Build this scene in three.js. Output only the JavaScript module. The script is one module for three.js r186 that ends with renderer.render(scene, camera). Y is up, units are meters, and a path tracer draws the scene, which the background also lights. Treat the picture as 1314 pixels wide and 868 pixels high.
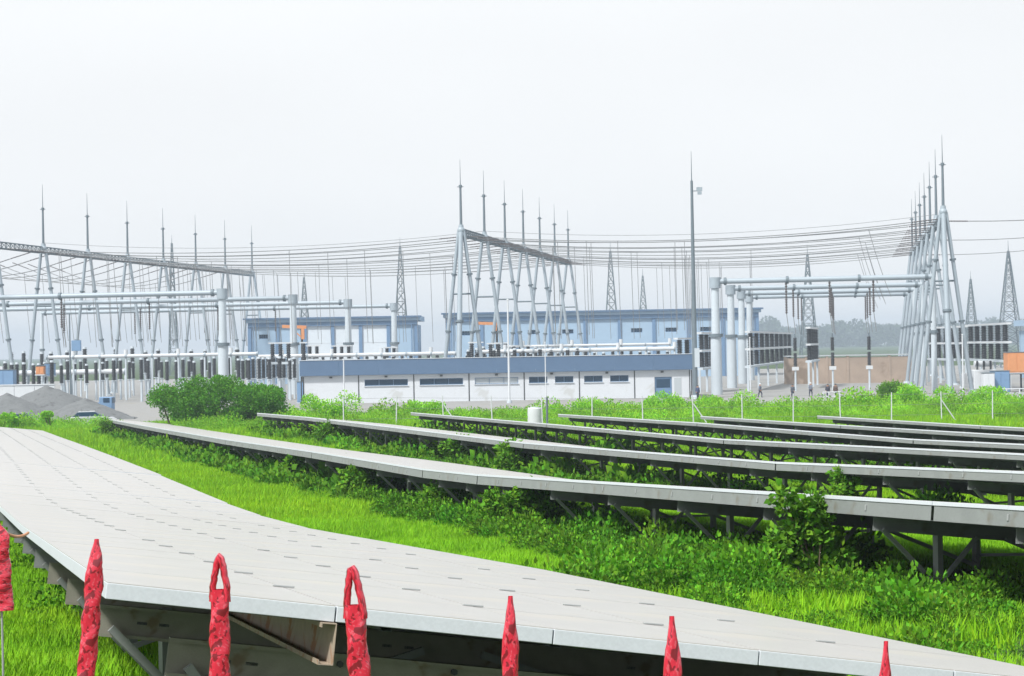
import * as THREE from 'three';
import { mergeGeometries, toCreasedNormals } from 'three/addons/utils/BufferGeometryUtils.js';
import { MarchingCubes } from 'three/addons/objects/MarchingCubes.js';
import { ImprovedNoise } from 'three/addons/math/ImprovedNoise.js';
import { RoundedBoxGeometry } from 'three/addons/geometries/RoundedBoxGeometry.js';

/* ---------- camera, sky, sun, exposure ---------- */
const scene = new THREE.Scene();
const FPX = 2600, PW = 1314, PH = 868, HORIZON = 445, ROLL = THREE.MathUtils.degToRad(1.0), EYE = 7;
const camera = new THREE.PerspectiveCamera(2 * Math.atan(PH / 2 / FPX) * 180 / Math.PI, PW / PH, 0.2, 20000);
camera.position.set(0, EYE, 0);
camera.rotation.order = 'YXZ';
camera.rotation.x = Math.atan((HORIZON - PH / 2) / FPX);
camera.rotation.z = -ROLL;

const noise3 = new ImprovedNoise();
function fbm(x, y, z, oct = 4) { let s = 0, a = 1, t = 0; for (let i = 0; i < oct; i++) { s += a * noise3.noise(x, y, z); t += a; a *= .5; x *= 2.03; y *= 2.03; z *= 2.03; } return s / t; }
function sky() {
  const W = 512, H = 256, d = new Float32Array(W * H * 4);
  for (let j = 0; j < H; j++) for (let i = 0; i < W; i++) {
    const th = (j + .5) / H * Math.PI - Math.PI / 2, ph = (i + .5) / W * Math.PI * 2;
    const x = Math.cos(th) * Math.cos(ph), y = Math.sin(th), z = Math.cos(th) * Math.sin(ph);
    const c = fbm(x * 3, y * 14, z * 3, 5), c2 = fbm(x * 1.1 + 7, y * 3, z * 1.1, 3);
    const v = .53 * (1 + .09 * c + .06 * c2), blue = .022 + .03 * Math.max(0, -c2 - .5 * c);
    const k = (j * W + i) * 4; d[k] = v * (1 - blue); d[k + 1] = v; d[k + 2] = v * (1 + blue * .9); d[k + 3] = 1;
  }
  const t = new THREE.DataTexture(d, W, H, THREE.RGBAFormat, THREE.FloatType);
  t.mapping = THREE.EquirectangularReflectionMapping; t.magFilter = t.minFilter = THREE.LinearFilter; t.needsUpdate = true; return t;
}
const skyTex = sky();
scene.background = skyTex; scene.environment = skyTex;
const sun = new THREE.DirectionalLight(new THREE.Color().setRGB(1, .975, .93), 2.6);
sun.position.set(-120, 210, 70); sun.target.position.set(0, 0, -60); sun.castShadow = true; sun.shadow.radius = 12;
Object.assign(sun.shadow.camera, { left: -260, right: 260, top: 320, bottom: -260, near: 1, far: 900 }); sun.shadow.mapSize.set(4096, 4096);
scene.add(sun, sun.target);
scene.fog = new THREE.FogExp2(new THREE.Color().setRGB(.72, .85, 1), 0.0004);
const renderer = new THREE.WebGLRenderer({ antialias: true });
renderer.toneMapping = THREE.LinearToneMapping; renderer.toneMappingExposure = 1.85;
renderer.shadowMap.enabled = true;

/* ---------- helpers ---------- */
let seed = 12345;
const rnd = () => { seed |= 0; seed = seed + 0x6D2B79F5 | 0; let t = Math.imul(seed ^ seed >>> 15, 1 | seed); t = t + Math.imul(t ^ t >>> 7, 61 | t) ^ t; return ((t ^ t >>> 14) >>> 0) / 4294967296; };
const rr = (a, b) => a + (b - a) * rnd();
const V = (x, y, z) => new THREE.Vector3(x, y, z);
const RGB = (r, g, b) => new THREE.Color().setRGB(r, g, b);
const sm = (a, b, x) => { const t = Math.min(1, Math.max(0, (x - a) / (b - a))); return t * t * (3 - 2 * t); };
// photo pixel -> direction (x per metre of depth, metres below eye level per metre of depth)
function dir(px, py) { const X = px - PW / 2, Y = py - PH / 2, c = Math.cos(ROLL), s = Math.sin(ROLL); return [(c * X - s * Y) / FPX, (s * X + c * Y - (HORIZON - PH / 2)) / FPX]; }
const at = (px, py, D) => { const [a, b] = dir(px, py); return V(a * D, EYE - b * D, -D); };
const onYard = (px, D) => V(dir(px, 480)[0] * D, 0, -D);
const used = {};
function numbered(n) { if (!used[n]) { used[n] = 1; return n; } return n + '_' + String(used[n]++).padStart(3, '0'); }
function part(name, geo, mat, parent) { const m = new THREE.Mesh(geo, mat); m.name = name; if (mat.userData.metres) metreUV(geo); parent.add(m); return m; }
function thing(name, label, category, pos, group) { const o = new THREE.Group(); o.name = numbered(name); o.userData = { label, category }; if (group) o.userData.group = group; if (pos) o.position.copy(pos); scene.add(o); return o; }
function solo(name, geo, mat, label, category, group) { const m = part(numbered(name), geo, mat, scene); m.userData = { label, category }; if (group) m.userData.group = group; return m; }
function metreUV(g) {
  if (g.userData.muv) return; g.userData.muv = true;
  const p = g.attributes.position, n = g.attributes.normal; const uv = new Float32Array(p.count * 2);
  for (let i = 0; i < p.count; i++) {
    const ax = Math.abs(n.getX(i)), ay = Math.abs(n.getY(i)), az = Math.abs(n.getZ(i));
    if (ay >= ax && ay >= az) { uv[2 * i] = p.getX(i); uv[2 * i + 1] = p.getZ(i); } else if (ax >= az) { uv[2 * i] = p.getZ(i); uv[2 * i + 1] = p.getY(i); } else { uv[2 * i] = p.getX(i); uv[2 * i + 1] = p.getY(i); }
  }
  g.setAttribute('uv', new THREE.BufferAttribute(uv, 2));
}
const box = (w, h, d, x = 0, y = 0, z = 0) => new THREE.BoxGeometry(w, h, d).translate(x, y, z);
const rbox = (w, h, d, x = 0, y = 0, z = 0, r = .03) => new RoundedBoxGeometry(w, h, d, 2, r).translate(x, y, z);
const Y = V(0, 1, 0);
function rod(a, b, r0, r1 = r0, seg = 8, caps = true) {
  const d = b.clone().sub(a), L = d.length();
  const g = new THREE.CylinderGeometry(r1, r0, L, seg, 1, !caps); g.translate(0, L / 2, 0);
  g.applyQuaternion(new THREE.Quaternion().setFromUnitVectors(Y, d.normalize())); return g.translate(a.x, a.y, a.z);
}
function bar(a, b, w, h, up = Y) { // box section from a to b, h along up
  const d = b.clone().sub(a), L = d.length(); d.normalize();
  const s = new THREE.Vector3().crossVectors(up, d).normalize(), u2 = new THREE.Vector3().crossVectors(d, s);
  const g = new THREE.BoxGeometry(w, h, L); g.applyMatrix4(new THREE.Matrix4().makeBasis(s, u2, d));
  return g.translate((a.x + b.x) / 2, (a.y + b.y) / 2, (a.z + b.z) / 2);
}
function merge(list) { return mergeGeometries(list.map(g => { const q = g.index ? g.toNonIndexed() : g; for (const k of Object.keys(q.attributes)) if (!['position', 'normal', 'uv'].includes(k)) q.deleteAttribute(k); return q; })); }
function channel(L, h, f, t, lip = 0) { // C section along +z from 0 to L, web on the +x side, open to -x; top at y=0
  const s = new THREE.Shape(); const P = [[0, 0], [0, -h], [-f, -h], [-f, -h + lip + t], [-f + t, -h + lip + t], [-f + t, -h + t], [-t, -h + t], [-t, -t], [-f + t, -t], [-f + t, -lip - t], [-f, -lip - t], [-f, 0]];
  P.forEach(([x, y], i) => i ? s.lineTo(x, y) : s.moveTo(x, y));
  return new THREE.ExtrudeGeometry(s, { depth: L, bevelEnabled: false });
}
function tex(W, H, fn, srgb = true, rep = 1) {
  const d = new Uint8Array(W * H * 4);
  for (let j = 0; j < H; j++) for (let i = 0; i < W; i++) { const c = fn(i / W, j / H); const k = (j * W + i) * 4; d[k] = c[0]; d[k + 1] = c[1]; d[k + 2] = c[2]; d[k + 3] = 255; }
  const t = new THREE.DataTexture(d, W, H); t.wrapS = t.wrapT = THREE.RepeatWrapping; t.magFilter = THREE.LinearFilter; t.minFilter = THREE.LinearMipmapLinearFilter; t.generateMipmaps = true;
  if (srgb) t.colorSpace = THREE.SRGBColorSpace; t.repeat.set(rep, rep); t.needsUpdate = true; return t;
}
const toS = v => 255 * Math.pow(Math.min(1, Math.max(0, v)), 1 / 2.2);
// tileable noise on a torus
function tn(u, v, k, o = 3, q = 0) { const a = u * Math.PI * 2, b = v * Math.PI * 2; return fbm(Math.cos(a) * k + 11 + q, Math.sin(a) * k + Math.cos(b) * k * 1.3, Math.sin(b) * k + 5 + q, o); }
function stained(base, amp, k, rep, opts = {}) {
  const { dirt = null, dk = 1.1, dth = .12, fine = .05 } = opts;
  return tex(256, 256, (u, v) => { let f = 1 + amp * tn(u, v, k, 4) + (rnd() - .5) * fine * 2; let c = base.map(x => x * f); if (dirt) { const m = sm(dth, dth + .25, tn(u, v, dk, 5, 20)); c = c.map((x, i) => x * (1 - m) + dirt[i] * m); } return c.map(toS); }, true, rep);
}
const std = (o, metres = false) => { const m = new THREE.MeshStandardMaterial(o); if (metres) m.userData.metres = true; return m; };
const M = {
  galv: std({ map: stained([.36, .38, .38], .16, 1.5, .35, { dirt: [.3, .31, .31] }), roughness: .5, metalness: .25 }, true),
  steel: std({ map: stained([.25, .27, .265], .16, 1.6, .3, { dirt: [.18, .165, .13], dth: .25 }), roughness: .5, metalness: .1 }, true),
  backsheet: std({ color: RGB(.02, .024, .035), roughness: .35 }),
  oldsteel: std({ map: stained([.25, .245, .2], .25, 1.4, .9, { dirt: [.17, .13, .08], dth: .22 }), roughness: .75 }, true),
  rust: std({ map: stained([.36, .29, .22], .3, 1.6, 1.3, { dirt: [.3, .14, .06], dth: .05 }), roughness: .75 }, true),
  alu: std({ map: stained([.58, .62, .66], .06, 1.3, .4), roughness: .45, metalness: 0 }, true),
  gantry: std({ map: stained([.34, .4, .45], .1, 1.2, .12), roughness: .55, metalness: .15 }, true),
  gantryDark: std({ map: stained([.15, .19, .22], .15, 1.2, .12), roughness: .6, metalness: .2 }, true),
  column: std({ map: stained([.5, .56, .61], .08, 1.2, .12), roughness: .7 }, true),
  wire: std({ color: RGB(.22, .23, .24), roughness: .6, metalness: .3 }),
  insul: std({ color: RGB(.03, .034, .04), roughness: .35 }),
  brownIns: std({ color: RGB(.08, .07, .07), roughness: .4 }),
  white: std({ map: stained([.6, .63, .66], .05, 1.2, .18, { dirt: [.5, .51, .51], dth: .2 }), roughness: .75 }, true),
  wallWhite: std({ map: stained([.6, .63, .67], .05, 1.3, .09, { dirt: [.52, .54, .55], dth: .16 }), roughness: .85 }, true),
  fascia: std({ map: stained([.08, .145, .25], .08, 1.2, .1), roughness: .55 }, true),
  hallWall: std({ map: stained([.33, .46, .6], .06, 1.2, .07), roughness: .6 }, true),
  hallLight: std({ map: stained([.62, .68, .74], .05, 1.2, .07), roughness: .65 }, true),
  hallBlue: std({ map: stained([.13, .23, .38], .08, 1.2, .1), roughness: .55 }, true),
  glass: std({ color: RGB(.012, .045, .09), roughness: .35, metalness: 0 }),
  greyPanel: std({ color: RGB(.42, .46, .49), roughness: .7 }),
  dark: std({ color: RGB(.05, .055, .06), roughness: .7 }),
  orange: std({ map: stained([.62, .27, .11], .12, 1.2, .3), roughness: .6 }, true),
  blue: std({ map: stained([.16, .28, .45], .1, 1.2, .3), roughness: .6 }, true),
  yard: std({ map: stained([.27, .27, .265], .16, 2.2, .05, { dirt: [.27, .26, .23] }), roughness: .95 }, true),
  brick: std({ map: stained([.38, .3, .24], .2, 1.6, .05, { dirt: [.25, .19, .14] }), roughness: .9 }, true),
  gravel: std({ map: stained([.15, .16, .165], .3, 3, .25, { dirt: [.1, .105, .11], fine: .2 }), roughness: .95 }, true),
  bark: std({ color: RGB(.12, .09, .06), roughness: .9 }),
  tyre: std({ color: RGB(.03, .03, .03), roughness: .9 }),
};
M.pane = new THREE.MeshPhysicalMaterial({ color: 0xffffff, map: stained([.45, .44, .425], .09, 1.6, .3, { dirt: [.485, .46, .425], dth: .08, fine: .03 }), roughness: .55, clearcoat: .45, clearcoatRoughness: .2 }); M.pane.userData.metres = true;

/* ---------- terrain ---------- */
const AL = THREE.MathUtils.degToRad(15.49), ca = Math.cos(AL), sa = Math.sin(AL);
const nuToXD = (n, u) => [ca * n - sa * u, sa * n + ca * u];
const KU = [-10, 0.4, 21, 36, 41.8, 47, 62.4, 83, 103.6, 124, 150];
const ROWN = [.68, 10.757, 17.6, 24.45, 31.3, 38.1, 45];
const ROWE = [ // depth of each row's high edge below eye level, at KU
  [0, .53, 1.73, 2.51, 2.73, 2.86, 3.1, 3.47, 3.87, 4.28, 4.78],
  [.35, .95, 1.85, 2.48, 2.7, 2.86, 3.14, 3.58, 3.95, 4.3, 4.72],
  [.5, 1.15, 1.93, 2.46, 2.66, 2.78, 3.07, 3.25, 3.44, 3.75, 4.3],
  [.8, 1.4, 2.1, 2.55, 2.72, 2.83, 3.16, 3.31, 3.47, 3.7, 4.2],
  [1.1, 1.7, 2.4, 2.82, 2.98, 3.08, 3.36, 3.45, 3.65, 3.85, 4.2],
  [1.3, 1.9, 2.6, 3, 3.15, 3.26, 3.58, 3.74, 3.86, 4, 4.3],
  [1.5, 2.1, 2.8, 3.23, 3.4, 3.5, 3.8, 3.95, 4.02, 4.1, 4.3]];
const lerpK = (u, E) => { u = Math.min(150, Math.max(-10, u)); let i = 0; while (i < KU.length - 2 && u > KU[i + 1]) i++; return E[i] + (E[i + 1] - E[i]) * (u - KU[i]) / (KU[i + 1] - KU[i]); };
function edgeAt(n, u) { n = Math.min(45, Math.max(.68, n)); let i = 0; while (i < ROWN.length - 2 && n > ROWN[i + 1]) i++; const t = (n - ROWN[i]) / (ROWN[i + 1] - ROWN[i]); return lerpK(u, ROWE[i]) * (1 - t) + lerpK(u, ROWE[i + 1]) * t; }
const LEG = 1.25;
function ground(X, D) {
  const n = ca * X + sa * D, u = -sa * X + ca * D;
  const y = EYE - edgeAt(n, u) - LEG + .05 * noise3.noise(X * .6, D * .6, 3) + .1 * noise3.noise(X * .11, D * .11, 9);
  return y * (1 - sm(150, 197, D));
}
{
  const xs = [-2200, -1200, -600, -260], ds = [-500, -150, -60];
  for (let x = -150; x <= 170; x += 2.5) xs.push(x); xs.push(260, 600, 1200, 2200);
  for (let d = -34; d <= 206; d += 2) ds.push(d); ds.push(300, 600, 1500, 2600, 3400);
  const pos = [], uv = [], idx = [];
  for (const d of ds) for (const x of xs) { pos.push(x, ground(x, d), -d); uv.push(x, d); }
  const W = xs.length; for (let j = 0; j < ds.length - 1; j++) for (let i = 0; i < W - 1; i++) { const a = j * W + i; idx.push(a, a + 1, a + W, a + 1, a + W + 1, a + W); }
  const g = new THREE.BufferGeometry(); g.setAttribute('position', new THREE.Float32BufferAttribute(pos, 3)); g.setAttribute('uv', new THREE.Float32BufferAttribute(uv, 2)); g.setIndex(idx); g.computeVertexNormals();
  const t = tex(512, 512, (u, v) => { const a = tn(u, v, 2.2, 5), b = tn(u, v, 5, 4, 30); const c = [.035, .075, .01].map((x, i) => x * (1 + .5 * a) + Math.max(0, b - .1) * [.08, .07, .015][i]); return c.map(x => toS(x * (1 + (rnd() - .5) * .4))); }, true, .11);
  const gm = part('ground', g, std({ map: t, roughness: 1 }), scene); gm.userData.kind = 'structure';
  const y = part('substation_yard', box(520, .04, 330, 20, .02, -198 - 165), M.yard, scene); y.userData.kind = 'structure';
}

/* ---------- solar rows ---------- */
const MW = 1.096, ML = 1.70, TILT = .115, MH = .075;
const ordinal = ['first', 'second', 'third', 'fourth', 'fifth', 'sixth', 'seventh', 'eighth', 'ninth', 'tenth'];
const frameGeo = rbox(MW - .007, MH, ML - .007, MW / 2, -MH / 2, ML / 2, .004);
const glassGeo = box(MW - .011, .006, ML - .011, MW / 2, .001, ML / 2);
const clampGeo = rbox(.12, .01, .026, 0, .005, 0, .003);
const clipGeo = rbox(.012, .07, .035, 0, 0, 0, .004);
const frameThin = rbox(MW - .007, .046, ML - .007, MW / 2, -.023, ML / 2, .004); metreUV(frameThin);
metreUV(frameGeo); metreUV(glassGeo);
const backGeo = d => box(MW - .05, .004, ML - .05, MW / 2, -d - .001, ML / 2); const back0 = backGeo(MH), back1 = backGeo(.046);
const rafterGeo = channel(5.3, .16, .07, .006, .015).rotateY(-Math.PI / 2); // runs along -x after turn; fixed below
function edgePoint(row, u, n = ROWN[row]) { const [X, D] = nuToXD(n, u); return V(X, EYE - lerpK(u, ROWE[row]), -D); }
function table(row, u0, u1, rank, total, opts = {}) {
  const a = edgePoint(row, u0), b = edgePoint(row, u1); const eu = b.clone().sub(a); const len = eu.length(); eu.normalize();
  let en = V(ca, 0, -sa); en.y = -(row === 0 ? [.126, .126, .125, .123, .12][rank] || TILT : TILT); en.addScaledVector(eu, -en.dot(eu)).normalize();
  const ey = new THREE.Vector3().crossVectors(eu, en).normalize(); if (ey.y < 0) ey.negate();
  const fine = row < 2, NW = row === 0 ? 5 : 4, EDGE = NW * MW - .1;
  const label = row === 0 && rank === 0 ? 'pale grey solar table whose cut channel ends show behind the red stakes'
    : `${row === 0 ? 'broad pale' : row < 3 ? 'silver edged' : 'dark slim'} solar table, ${ordinal[rank]} of the ${ordinal[row]} row counted from the red stakes`;
  const t = thing('solar_table', label, 'solar table', null, 'solar tables standing in rows');
  t.matrixAutoUpdate = true;
  const Bm = new THREE.Matrix4().makeBasis(en, ey, eu.clone().negate().negate());
  // right-handed check: en x ey = ? want local x=en, y=ey, z=+-eu
  const cz = new THREE.Vector3().crossVectors(en, ey); const sgn = cz.dot(eu) > 0 ? 1 : -1; // sgn -1: local z = -eu
  Bm.makeBasis(en, ey, cz); t.quaternion.setFromRotationMatrix(Bm); t.position.copy(a).addScaledVector(ey, -LEG);
  t.updateMatrixWorld(true); const inv = t.matrixWorld.clone().invert(); const toL = p => p.clone().applyMatrix4(inv);
  const Lz = s => sgn * s; // local z of distance s along the row
  const y0 = LEG, n = Math.round(len / ML), ML2 = (len - .006) / n, kz = ML2 / ML, gap0 = .003;
  const twist = s_ => row === 0 && rank === 0 ? .027 * (1 - s_ / len) : 0;
  const deckF = [], deckG = [], deckB = [], clamps = [];
  for (let j = 0; j < n; j++) for (let i = 0; i < NW; i++) {
    const z = sgn < 0 ? -(gap0 + (j + 1) * ML2) : gap0 + j * ML2, dy = rr(-.0007, .0007), x = i * MW;
    if (fine) {
      const wrung = row === 0 && rank === 0, wr = g => { if (!wrung) return g; const q = g.clone(), p = q.attributes.position; for (let v = 0; v < p.count; v++) p.setY(v, p.getY(v) - (x + p.getX(v)) * twist(Math.abs(z + p.getZ(v) * kz))); q.userData = { muv: true }; return q; };
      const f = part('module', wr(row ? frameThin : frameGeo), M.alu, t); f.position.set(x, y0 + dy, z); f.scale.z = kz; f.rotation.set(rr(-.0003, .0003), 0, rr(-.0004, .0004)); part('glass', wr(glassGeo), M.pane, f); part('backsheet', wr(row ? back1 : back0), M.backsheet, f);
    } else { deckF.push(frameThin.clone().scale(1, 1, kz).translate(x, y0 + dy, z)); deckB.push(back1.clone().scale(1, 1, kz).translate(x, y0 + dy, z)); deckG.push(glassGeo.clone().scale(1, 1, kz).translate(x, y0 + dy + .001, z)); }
    if (row === 0 && j > 0 && i > 0) { const c = [x, y0 + .005 - x * twist(gap0 + j * ML2), sgn < 0 ? -(gap0 + j * ML2) : gap0 + j * ML2]; if (rank < 3) part('clamp', clampGeo, M.galv, t).position.set(...c); else clamps.push(clampGeo.clone().translate(...c)); }
  }
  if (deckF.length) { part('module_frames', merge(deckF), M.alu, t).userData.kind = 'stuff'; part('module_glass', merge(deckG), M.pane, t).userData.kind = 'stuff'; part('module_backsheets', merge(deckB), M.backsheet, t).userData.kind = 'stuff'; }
  if (clamps.length) part('clamps', merge(clamps), M.galv, t).userData.kind = 'stuff';
  // purlins along the row
  const PY = y0 - (row ? .046 : MH) - .004, PH_ = row === 0 ? .2 : row === 1 ? .17 : row === 2 ? .14 : .11, pn = row === 0 ? [1.1, 2.1, 3.25, 4.4, 5.38] : [.09, 1.3, 2.4, 3.4, EDGE];
  pn.forEach((x, i) => {
    const ext = row === 0 && rank === 0 ? (i === 0 ? .03 : -3.3) : -.03; const L = len + ext - .03;
    const g = channel(L, PH_, .075, .005, .018); if (i === 0 && row > 0) g.scale(-1, 1, 1), flip(g); // outer face of the edge purlin looks outwards
    g.computeVertexNormals(); g.translate(0, 0, sgn < 0 ? -(len - .03) : -ext);
    part('purlin', g, row === 0 && rank === 0 && i === 0 ? M.rust : M.steel, t).position.set(x - (i === 0 && row > 0 ? .075 : 0), PY - x * twist(i ? 3.3 : 0), 0);
  });
  if (row === 1 || row === 2) for (let j = 1; j < n; j++) part('clip', clipGeo, M.galv, t).position.set(.008, PY - PH_ * .45, Lz(gap0 + j * ML2));
  // frames: rafter, two posts, braces
  const RY = PY - PH_ - .002, nf = row === 0 && rank === 0 ? 4 : Math.max(2, Math.round(len / 3.43)), fs = len / nf;
  for (let k = 0; k < nf; k++) {
    const s = row === 0 && rank === 0 ? [.95, 3.5, 6.8, 10][k] : fs * (k + .5), z = Lz(s), RX = row === 0 ? 4.25 : 3.4;
    const x0 = row === 0 ? (rank === 0 && k === 0 ? .42 : .22) : .12;
    const g = channel(EDGE - x0, row === 0 ? .2 : .17, .07, .006, .016); g.rotateY(Math.PI / 2); g.computeVertexNormals();
    const near = row === 0 && rank === 0 && k === 0;
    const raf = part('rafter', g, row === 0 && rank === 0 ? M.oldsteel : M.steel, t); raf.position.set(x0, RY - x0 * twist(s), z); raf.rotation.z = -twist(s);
    if (row === 0 && rank === 0 && k < 2) for (const q of [.3, .44, 1.9, 2.05, 3.6]) part('slot', rbox(.07, .024, .008, q, -.1, .002, .003), M.dark, raf);
    const post = (px, top) => { const lt = V(px, top - px * twist(s), z), w = lt.clone().applyMatrix4(t.matrixWorld); const gy = ground(w.x, -w.z) - .25; const base = toL(V(w.x, gy, w.z)); part('post', merge([bar(base, lt, .09, .085, en), ]), M.steel, t); return [base, lt]; };
    const [b1, t1] = post(1.0, RY - .165), [b2, t2] = post(RX, RY - .165);
    const off = V(0, 0, .07);
    part('brace', bar(V(x0 + .1, RY - .15, z).add(off), b1.clone().lerp(t1, .32).add(off), .05, .05), M.steel, t);
    part('brace', bar(V(RX - 1.5, RY - .15, z).add(off), b2.clone().lerp(t2, .4).add(off), .05, .05), M.steel, t);
    part('brace', bar(V(RX - 1.9, RY - .15, z).add(off), b1.clone().lerp(t1, .42).add(off), .05, .05), M.steel, t);
    if (k % 2 === 0 && k < nf - 1) { const z2 = Lz(fs * (k + 1.5)), w2 = V(RX, RY - .165, z2); const w = w2.clone().applyMatrix4(t.matrixWorld); const base2 = toL(V(w.x, ground(w.x, -w.z) + .2, w.z)); part('cross_brace', bar(t2.clone().add(V(.06, -.05, 0)), base2.add(V(.06, 0, 0)), .04, .04), M.steel, t); }
  }
  if (row === 0 && rank === 0) for (let q = 0; q < 7; q++) part('bolt', rod(V(.7 + q * .62, RY - .09, Lz(.95) + .004), V(.7 + q * .62, RY - .09, Lz(.95) + .03), .018, .018, 6), M.dark, t);
  return t;
}
function flip(g) { const p = g.attributes.position, ix = g.index; if (ix) { for (let i = 0; i < ix.count; i += 3) { const a = ix.getX(i); ix.setX(i, ix.getX(i + 1)); ix.setX(i + 1, a); } } else for (let i = 0; i < p.count; i += 3) for (const k of Object.keys(g.attributes)) { const at_ = g.attributes[k], s = at_.itemSize; for (let c = 0; c < s; c++) { const q = at_.array[i * s + c]; at_.array[i * s + c] = at_.array[(i + 1) * s + c]; at_.array[(i + 1) * s + c] = q; } } }
const ROWU = [
  [9.6, 21, 36, 41.8, 47, 62.4, 83, 103.6, 124, 146],
  [.4, 21, 41.8, 47, 62.4, 83, 103.6, 124, 150],
  [.4, 21, 41.8, 62.4, 83, 103.6, 121],
  [21, 41.8, 62.4, 83, 109.5],
  [41.8, 62.4, 83, 104],
  [41.8, 62.4, 83, 100.5],
  [62.4, 83, 101]];
ROWU.forEach((us, r) => { for (let i = 0; i < us.length - 1; i++) table(r, us[i] + .006, us[i + 1] - .006, i, us.length - 1); });

/* ---------- substation grid ---------- */
const BE = THREE.MathUtils.degToRad(9.3), cb = Math.cos(BE), sb = Math.sin(BE);
const GS = (L, s, y = 0) => V(L * cb + s * sb, y, -(-L * sb + s * cb));
const gm = V(cb, 0, sb), gg = V(sb, 0, -cb); // across, along
const bay = (k, L = -60) => L > 0 ? 271.5 + 20.2 * k : 283.5 + 19 * k, HB = 23.6;
function lattice(a, b, w, h, n, r) { // triangular truss between two points
  const d = b.clone().sub(a).normalize(), s = new THREE.Vector3().crossVectors(Y, d).normalize(); const L = [];
  const tp = t => a.clone().lerp(b, t).addScaledVector(Y, h), p1 = t => a.clone().lerp(b, t).addScaledVector(s, w / 2), p2 = t => a.clone().lerp(b, t).addScaledVector(s, -w / 2);
  L.push(rod(tp(0), tp(1), r, r, 6), rod(p1(0), p1(1), r, r, 6), rod(p2(0), p2(1), r, r, 6));
  for (let i = 0; i < n; i++) { const q0 = i / n, qm = (i + .5) / n, q1 = (i + 1) / n; for (const p of [p1, p2]) L.push(rod(p(q0), tp(qm), r * .55, r * .55, 4, false), rod(tp(qm), p(q1), r * .55, r * .55, 4, false)); L.push(rod(p1(q0), p2(qm), r * .5, r * .5, 4, false), rod(p2(qm), p1(q1), r * .5, r * .5, 4, false)); }
  return merge(L);
}
function gantry(L, k0, k1, label, strut) {
  const o0 = GS(L, bay(k0, L)), t = thing('gantry', label, 'gantry', o0, 'high tubular gantries'); const R = (l, s, y) => GS(l, s, y).sub(o0);
  for (let k = k0; k <= k1; k++) {
    const s = bay(k, L);
    for (const e of [-1, 1]) {
      const top = R(L + e * .35, s, HB), foot = R(L + e * 3.3, s, -.2);
      const leg = part('leg', rod(foot, top, .29, .25, 12), M.gantry, t);
      for (const q of [.4, .74]) { const c = foot.clone().lerp(top, q), d = top.clone().sub(foot).normalize(); part('flange', rod(c.clone().addScaledVector(d, -.13), c.clone().addScaledVector(d, .13), .43, .43, 12), M.gantryDark, leg); }
      part('base_plate', rod(foot, foot.clone().add(V(0, .5, 0)), .6, .5, 12), M.column, leg);
    }
    const q = .62; part('crossbar', rod(R(L - 3.3 * (1 - q) - .35 * q, s, HB * q), R(L + 3.3 * (1 - q) + .35 * q, s, HB * q), .13, .13, 8), M.gantryDark, t);
    part('apex_head', merge([new THREE.SphereGeometry(.55, 12, 8).translate(...R(L, s, HB + .1).toArray()), rod(R(L, s, HB - .7), R(L, s, HB + .9), .5, .34, 10)]), M.gantry, t);
    const rodp = part('lightning_rod', rod(R(L, s, HB + .8), R(L, s, HB + 6.4), .2, .15, 8), M.gantryDark, t);
    part('rod_tip', rod(R(L, s, HB + 6.4), R(L, s, HB + 10.2), .07, .025, 6), M.gantryDark, rodp);
    part('rod_collar', merge([rod(R(L - .45, s, HB + 6.3), R(L + .45, s, HB + 6.3), .06, .06, 6), rod(R(L, s, HB + 6.15), R(L, s, HB + 6.55), .24, .24, 8)]), M.gantryDark, rodp);
    if (k < k1) part('beam', lattice(R(L, s + .5, HB - .6), R(L, bay(k + 1, L) - .5, HB - .6), .95, .95, 11, .1), M.gantryDark, t);
  }
  if (strut) { const foot = R(L + .2, bay(k0, L) - 5.2, -.2), top = R(L, bay(k0, L) - .3, HB - .2), lg = part('leg', rod(foot, top, .42, .32, 14), M.gantry, t); const c = foot.clone().lerp(top, .46), d = top.clone().sub(foot).normalize(); part('flange', rod(c.clone().addScaledVector(d, -.15), c.clone().addScaledVector(d, .15), .58, .58, 14), M.gantryDark, lg); }
  return t;
}
const LL = -124, LM = -53.5, LR = 13.2;
gantry(LL, -1, 7, 'long tubular gantry with lightning rods above the gravel heap', false);
gantry(LM, 0, 6, 'tubular gantry with lightning rods behind the low white building', true);
gantry(LR, 0, 6, 'tubular gantry joined to the round portal beams beside the brown wall', true);
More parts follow.
